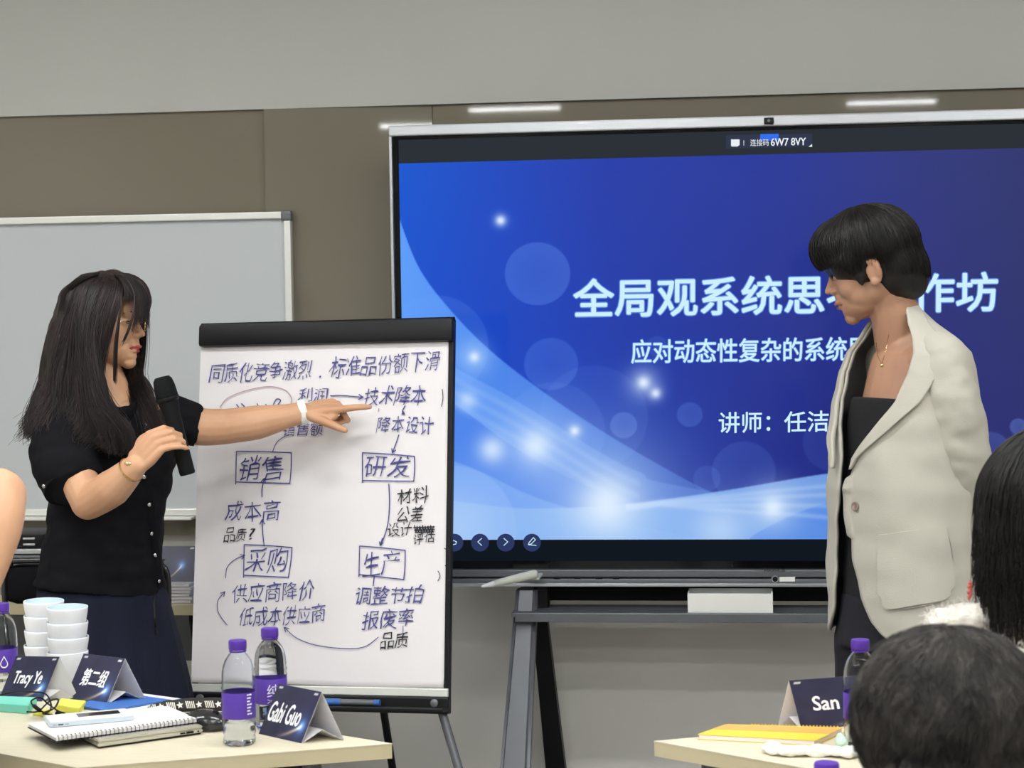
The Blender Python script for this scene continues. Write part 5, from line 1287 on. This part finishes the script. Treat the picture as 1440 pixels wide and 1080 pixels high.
# laptop
N_ = T(138, 1054); R_ = T(286, 1033); e1 = (R_ - N_); e2 = V((-e1.y, e1.x, 0)).normalized() * .20
lp_ = [N_, R_, R_ + e2, N_ + e2]
t = thing('laptop', 'thin champagne laptop, closed, under the spiral notebook', 'laptop', (lp_[0] + lp_[2]) / 2)
slab([q_ + (lp_[(i + 2) % 4] - q_).normalized() * .004 for i, q_ in enumerate(lp_)], TZ + .001, TZ + .004, 'underside', M['black'], t, .001)
slab(lp_, TZ + .004, TZ + .0105, 'base', M['laptop'], t, .002); slab(lp_, TZ + .0112, TZ + .0162, 'lid', M['laptop'], t, .002)
nn = (e1.normalized()).cross(Z); 
if nn.dot(CP - N_) < 0: nn = -nn
for u_, w_, h_ in ((.80, .010, .0028), (.87, .014, .0040)):
    G().box(N_ + e1 * u_ + Z * .0073 + nn * .0002, (w_, .0012, h_), .0004, (e1.normalized(), nn, Z)).build('port', M['black'], t)
G().lathe([(.0017, 0), (.0017, .0008)], N_ + e1 * .95 + Z * .0073, 14, (e1.normalized(), Z, nn)).build('audio_jack', M['black'], t)
# spiral notebook
Zn = TZ + .0165; N2 = atZ(78, 1044, Zn); R2 = atZ(278, 1017, Zn); e1 = R2 - N2; e2 = V((-e1.y, e1.x, 0)).normalized() * .145
t = thing('spiral_notebook', 'white wire-bound notebook lying open-side down on the closed laptop, phone on top', 'notebook', (N2 + R2 + e2) / 1 - (N2 + R2) / 2 - e2 / 2)
nb_ = [N2, R2, R2 + e2, N2 + e2]; slab(nb_, Zn + .0002, Zn + .0018, 'back_cover', M['blackmatte'], t); slab([q_ + (nb_[(i + 2) % 4] - q_).normalized() * .002 for i, q_ in enumerate(nb_)], Zn + .0019, Zn + .0072, 'pages', M['paper'], t); slab(nb_, Zn + .0073, Zn + .0084, 'front_cover', M['white'], t)
sp = G(); ed = e1.normalized()
for i in range(34):
    c_ = N2 + e1 * ((i + .6) / 34) + Z * .0045 + e2.normalized() * .001; sp.tube([c_ + e2.normalized() * (.0055 * math.cos(a)) + Z * (.0062 * math.sin(a)) + ed * (.0008 * math.sin(a)) for a in [2 * math.pi * k / 12 for k in range(12)]], .0006, 5, closed=True)
spo = sp.build('wire_binding', M['blackmatte'], t, True); spo['kind'] = 'stuff'
Zp = Zn + .0085; a = atZ(70, 1024, Zp); b2 = atZ(192, 1013, Zp); e1 = (b2 - a); e2 = V((-e1.y, e1.x, 0)).normalized() * .074; e1 = e1.normalized() * .148
t = thing('phone', 'pale blue smartphone lying on the white spiral notebook', 'phone', a + (e1 + e2) / 2)
g = G().box(a + (e1 + e2) / 2 + Z * .0045, (.148, .074, .008), .0022, (e1.normalized(), e2.normalized(), Z)); g.build('case', M['phone'], t, 40)
G().box(a + (e1 + e2) / 2 + Z * .0088, (.142, .068, .0006), .0002, (e1.normalized(), e2.normalized(), Z)).build('screen', M['white'], t)
sp_ = G().box(a + e1 * .62 + e2 * .60 + Z * .0093, (.075, .030, .0004), 0, (e1.normalized(), e2.normalized(), Z)).build('dark_screen_inset', M['mouse'], t); sp_.name = 'dark_screen'  # dark inset of the phone screen
for u_, w_ in ((.06, .006), (.13, .009), (.2, .007)): G().box(a + e1 * u_ - e2.normalized() * .0001 + Z * .0045, (w_, .0008, .0022 if w_ == .009 else .0008), .0002, (e1.normalized(), e2.normalized(), Z)).build('port', M['black'], t)
# note pads, cord
tag(slab([T(-20, 1000), T(40, 1004.5), T(52, 992), T(-8, 990)], TZ + .0005, TZ + .016, 'note_pad', M['teal'], None, .001), 'teal pad of sticky notes at the left edge of the left table', 'note pad')
tag(slab([T(78, 1000), T(112, 1005), T(121, 994), T(86, 990.5)], TZ + .0005, TZ + .012, 'note_pad', M['yellow'], None, .001), 'yellow pad of sticky notes in front of the folded name cards', 'note pad')
tag(slab([T(46, 1006), T(60, 1008.5), T(74, 1002), T(62, 1000)], TZ + .0005, TZ + .004, 'sticky_note', M['yellow']), 'small yellow sticky note under the tangled black cord', 'note')
g = G(); pts = [T(-20, 985, TZ + .03), T(10, 975, TZ + .04), T(40, 973, TZ + .055), T(64, 976, TZ + .05), T(72, 992, TZ + .03), T(66, 1002, TZ + .006), T(50, 996, TZ + .018), T(44, 986, TZ + .03), T(56, 981, TZ + .034), T(68, 990, TZ + .02), T(82, 1000, TZ + .014), T(92, 1004, TZ + .007), T(88, 1008, TZ + .004), T(72, 1005, TZ + .004), T(60, 1003, TZ + .012), T(76, 996, TZ + .026), T(82, 984, TZ + .03), T(70, 986, TZ + .02), T(54, 1000, TZ + .010), T(38, 1001, TZ + .019)]
P, _ = spline(pts, None, 8); g.tube(P, .0016, 8)
t = thing('cable', 'tangled thin black cord in front of the leftmost name card', 'cable', T(66, 1003)); g.build('cord', M['black'], t, True)
G().tube([T(80, 1003, TZ + .006), T(92, 1006, TZ + .005)], [.0045, .0035], 12).build('plug', M['black'], t, True); G().tube([T(48, 993, TZ + .02), T(56, 999, TZ + .018)], .0038, 12).build('slider', M['blackmatte'], t, True)
# patterned pouch
g = G(); pp = [T(212, 999, TZ + .016), T(236, 996, TZ + .018), T(270, 994, TZ + .019), T(300, 993, TZ + .019), T(322, 993, TZ + .017)]
P, R = spline(pp, [(.010, .012), (.0145, .020), (.016, .022), (.016, .022), (.013, .016)], 6); g.tube(P, R, 20, Z); g.ell(P[0], (.0095,) * 3, n=12); g.ell(P[-1], (.0125,) * 3, n=12)
t = thing('pouch', 'black and cream pouch with a star and stripe pattern', 'pouch', T(268, 1012)); pch = fuse('pouch_cloth', g, M['pouchb'], t, .0025, 3, wrinkle(50, .0015))
bpy.context.view_layer.update()
g = G()
cxs = [213, 226, 240, 253, 267, 280, 294, 307]
for i, px in enumerate(cxs):
    py = float(np.interp(px, [210, 236, 270, 325], [999, 996, 994, 993])) - 3
    if i % 2:                # star
        vs = []
        for k in range(10): r_ = 5.0 if k % 2 == 0 else 2.2; a_ = math.pi / 2 + k * math.pi / 5 + .2; vs.append(snap(pch, px + r_ * math.cos(a_), py - r_ * math.sin(a_), .0006, 3.7)[0])
        vs.append(snap(pch, px, py, .0008, 3.7)[0]); g.raw(vs, [[k, (k + 1) % 10, 10] for k in range(10)])
    else:
        for q_ in range(-2, 3):
            ln = [snap(pch, px + q_ * 2.6 + .6 * s_, py + s_ * 2.4, .0006, 3.7)[0] for s_ in (-2, -1, 0, 1, 2)]
            for k in range(4): a, b2 = ln[k], ln[k + 1]; g.raw([a, b2, b2 + R0 * .0017, a + R0 * .0017], [[0, 1, 2, 3]])
    for s_ in (5, 8): pass
g.build('pattern', M['pouchw'], pch, norm=False)['kind'] = 'stuff'
g = G(); z_ = [snap(pch, px, float(np.interp(px, [210, 236, 270, 325], [1001, 1001, 1000, 999])) + 1, .0008, 3.7)[0] for px in range(212, 316, 4)]; g.tube(z_, (.0007), 5); g.build('zip', M['pouchw'], pch, True)
# mouse
c_ = T(290, 1024, TZ + .001); mx = (T(316, 1026) - T(262, 1018)).normalized(); my = Z.cross(mx)
g = G(); g.ell(c_ + Z * .012, (.046, .031, .022), (mx, my, Z), 28); g.ell(c_ + Z * .010 - mx * .018, (.032, .030, .016), (mx, my, Z), 24); g.box(c_ + Z * .004, (.066, .046, .006), .002, (mx, my, Z))
t = thing('computer_mouse', 'glossy black computer mouse in front of the patterned pouch', 'mouse', c_); fuse('shell', g, M['mouse'], t, .0018, 6)
G().tube([c_ + Z * .0335 + mx * .020, c_ + Z * .0300 + mx * .030], .0028, 12).build('scroll_wheel', M['blackmatte'], t, True)
# right table: yellow notebook, napkin, wrapper
q4 = [T(981, 1040.5), T(1147, 1049), T(1186, 1031), T(1022, 1026)]
t = thing('yellow_notebook', 'yellow notebook with an orange band on the right table', 'notebook', (q4[0] + q4[2]) / 2)
slab(q4, TZ + .0005, TZ + .0015, 'back_cover', M['nbyellow'], t); slab([q_ + (q4[(i + 2) % 4] - q_).normalized() * .003 for i, q_ in enumerate(q4)], TZ + .0016, TZ + .0085, 'pages', M['paper'], t); slab(q4, TZ + .0086, TZ + .0098, 'front_cover', M['nbyellow'], t)
l4 = lambda a, b_: q4[0].lerp(q4[1], a).lerp(q4[3].lerp(q4[2], a), b_)
slab([l4(.0, .50), l4(1, .50), l4(1, .93), l4(0, .93)], TZ + .0099, TZ + .0103, 'orange_band', M['nborange'], t)
sp = G()
for i in range(26):
    c_ = l4(.22 + .76 * i / 26, 1.0) + Z * .0055; ff_ = (l4(.5, 1) - l4(.5, 0)).normalized(); sp.tube([c_ + ff_ * (.0045 * math.cos(a)) + Z * (.0062 * math.sin(a)) for a in [2 * math.pi * k / 12 for k in range(12)]], .0006, 5, closed=True)
o_ = sp.build('wire_binding', M['nbyellow'], t, True); o_['kind'] = 'stuff'
def crumple(name, m_, pl, z, hgt, label, cat, seed, rad=.02):
    P, R = spline([T(a, b_, z) for a, b_ in pl], None, 5); g = G()
    for i, p_ in enumerate(P):
        rn = random.Random(seed + i); g.ell(p_ + V((rn.uniform(-.008, .008), rn.uniform(-.008, .008), hgt * .5)), (rad * rn.uniform(.6, 1.1), rad * rn.uniform(.5, 1), hgt * rn.uniform(.4, .75)), n=10)
    o = fuse(name, g, m_, None, .0022, 2, lambda q_: .0022 * noise.noise(q_ * 90) + .003 * abs(noise.noise(q_ * 45))); return tag(o, label, cat)
M['tissue'] = mat('white_tissue', (240, 240, 236), .9, vary=.04, vscale=30, bump=.4, bscale=120)
M['palegreen'] = mat('pale_green_wrapper', (196, 224, 204), .5, vary=.15, vscale=60)
crumple('napkin', M['tissue'], [(1084, 1058), (1110, 1062), (1140, 1061), (1170, 1063), (1200, 1064)], TZ + .002, .014, 'crumpled white tissue on the right table in front of the yellow notebook', 'tissue', 5, .018)
crumple('wrapper', M['palegreen'], [(1180, 1046), (1190, 1052)], TZ + .003, .016, 'small pale green wrapper beside the bottle on the right table', 'wrapper', 9, .010)

# ---------------- back table with its things
BY = 5.02; BZ = .735
def bp(px, py, y=BY): return atY(px, py, y)
bx0 = bp(-160, 852).x; bx1 = bp(300, 852).x
t = thing('side_table', 'pale side table by the wall behind the woman with the microphone', 'table', ((bx0 + bx1) / 2, BY + .24, 0))
G().box(((bx0 + bx1) / 2, BY + .24, BZ - .014), (bx1 - bx0, .48, .028), .002).build('table_top', M['woodedge'], t)
for x_ in (bx0 + .06, bx1 - .06):
    G().tube([V((x_, BY + .03, BZ - .03)), V((x_ - .02, BY + .10, BZ - .06)), V((x_ - .01, BY + .14, BZ - .2)), V((x_, BY + .16, .02))], [.014, .016, .016, .016], 12).build('leg', M['black'], t, True)
    G().box((x_, BY + .20, .012), (.05, .42, .022), .006).build('foot', M['black'], t)
G().box(((bx0 + bx1) / 2, BY + .30, BZ - .12), (bx1 - bx0 - .18, .012, .16), .002).build('modesty_panel', M['greymetal'], t)
# brochures
sx0 = bp(226, 840, 5.1).x; sx1 = bp(276, 840, 5.1).x
for k in range(6):
    t = thing('brochure', f'thin white brochure in the stack on the side table, {["lowest", "second from the bottom", "third from the bottom", "third from the top", "second from the top", "topmost"][k]}', 'brochure', ((sx0 + sx1) / 2, 5.13, BZ + .0085 * k), 'brochures stacked on the side table')
    dx = .004 * math.sin(k * 2.1); c_ = V(((sx0 + sx1) / 2 + dx - .03, 5.14, BZ + .0085 * k + .0045))
    G().box(c_, (sx1 - sx0 + .06, .19, .0055), .0004).build('pages', M['paper'], t); G().box(c_ + Z * .0035, (sx1 - sx0 + .062, .192, .0008), .0002).build('cover', M['white'], t)
    G().box(c_ - Z * .0035, (sx1 - sx0 + .062, .192, .0008), .0002).build('cover', M['card_in'], t)
zt_ = BZ + .0085 * 6 + .001
a = V((sx0 - .03, 5.085, zt_)); b2 = V((sx1 - .006, 5.085, zt_))
FL, FR, BR = a, b2, b2 + V((.0, .10, 0)); 
tent(FL, FR, BR, 768, 'navy display card with a glowing comet picture on the brochure stack', None, None, z0=zt_, glow=(.72, .45))
# wall power box, boxes on the table
x0_ = bp(14, 780, 5.25).x; x1_ = bp(84, 780, 5.25).x
zt1 = atY(30, 772, 5.16).z; zt2 = atY(30, 752, 5.16).z
t = thing('storage_box', 'grey storage box standing on the side table behind the black chair', 'box', ((x0_ + x1_) / 2, 5.26, BZ))
G().box(((x0_ + x1_) / 2, 5.26, (BZ + zt1 - .018) / 2), (x1_ - x0_, .18, zt1 - .018 - BZ), .004).build('box_body', M['greymetal'], t)
G().box(((x0_ + x1_) / 2, 5.26, zt1 - .008), (x1_ - x0_ + .006, .186, .014), .003).build('lid', M['silver'], t)
t = thing('document_tray', 'shallow black case on the grey storage box at left', 'case', ((x0_ + x1_) / 2, 5.26, zt1))
G().box(((x0_ + x1_) / 2 - .01, 5.26, (zt1 + zt2) / 2), (x1_ - x0_ - .02, .16, zt2 - zt1 - .002), .006).build('case_body', M['black'], t, 40)
for k in (0, 1): G().box(((x0_ + x1_) / 2 + .012, 5.178, zt1 + .010 + .016 * k), (.034, .006, .006), .002).build('latch', M['silver'], t)
# white board panel under the table
px0, px1 = bp(243, 940, 5.45).x, bp(265, 940, 5.45).x; z1_ = atY(250, 908, 5.45).z
t = thing('cabinet', 'narrow white cabinet standing under the side table by the wall', 'panel', ((px0 + px1) / 2, 5.46, 0))
G().box(((px0 + px1) / 2, 5.46, z1_ / 2), (px1 - px0, .05, z1_), .003).build('panel_body', M['white'], t); G().box(((px0 + px1) / 2, 5.432, z1_ - .03), (px1 - px0 - .012, .004, .006), .001).build('groove', M['card_in'], t)
# black chair
cy = 4.87; a = bp(2, 792, cy); b2 = bp(232, 792, cy); zt3 = a.z; zb3 = bp(20, 853, cy).z; xm_ = (a.x + b2.x) / 2; w_ = b2.x - a.x
t = thing('chair', 'black upholstered chair tucked against the side table behind the woman with the microphone', 'chair', (xm_, cy + .2, 0))
g = G().box((xm_, cy + .02, (zt3 + zb3) / 2), (w_ - .012, .035, zt3 - zb3 - .012), .03); g.build('backrest', M['shirt'], t, True)
fr = [(-.5, -.0), (-.5, .7), (-.46, .93), (-.40, 1), (.40, 1), (.46, .93), (.5, .7), (.5, 0)]
P, _ = spline([V((xm_ + u_ * w_, cy + .02, zb3 - .02 + (zt3 - zb3 + .024) * v_)) for u_, v_ in fr], None, 5); G().tube(P, .008, 10).build('back_frame', M['mouse'], t, True)
G().box((xm_, cy + .24, .45), (.42, .40, .05), .02).build('seat', M['shirt'], t, 40)
for s_ in (-1, 1):
    G().tube([V((xm_ + s_ * w_ * .5, cy + .02, zb3 - .02)), V((xm_ + s_ * .19, cy + .03, .45)), V((xm_ + s_ * .19, cy + .01, .01))], .010, 10).build('leg', M['mouse'], t, True)
    G().tube([V((xm_ + s_ * .19, cy + .42, .44)), V((xm_ + s_ * .19, cy + .45, .01))], .010, 10).build('leg', M['mouse'], t, True)
# seats under the seated people
def stool(px, D, lb_):
    p = S(px, 540, D); x_, y_ = p.x, p.y; t = thing('office_chair', lb_, 'chair', (x_, y_, 0)); c = V((x_, y_, 0)) - F0 * .02
    G().box(c + Z * .425, (.42, .40, .05), .02, (R0, F0, Z)).build('seat', M['shirt'], t, 40)
    G().box(c - F0 * .215 + Z * .66, (.40, .025, .26), .012, (R0, F0, Z)).build('backrest', M['shirt'], t, 40)
    for s_ in (-1, 1):
        G().tube([c + R0 * .18 * s_ - F0 * .20 + Z * .01, c + R0 * .18 * s_ - F0 * .205 + Z * .70], .010, 10).build('leg', M['mouse'], t, True)
        G().tube([c + R0 * .18 * s_ + F0 * .17 + Z * .01, c + R0 * .18 * s_ + F0 * .17 + Z * .42], .010, 10).build('leg', M['mouse'], t, True)
stool(1478, D3, 'chair under the seated woman with the black bob, hidden below the frame'); stool(1338, D4, 'chair under the person with tousled hair, hidden below the frame')
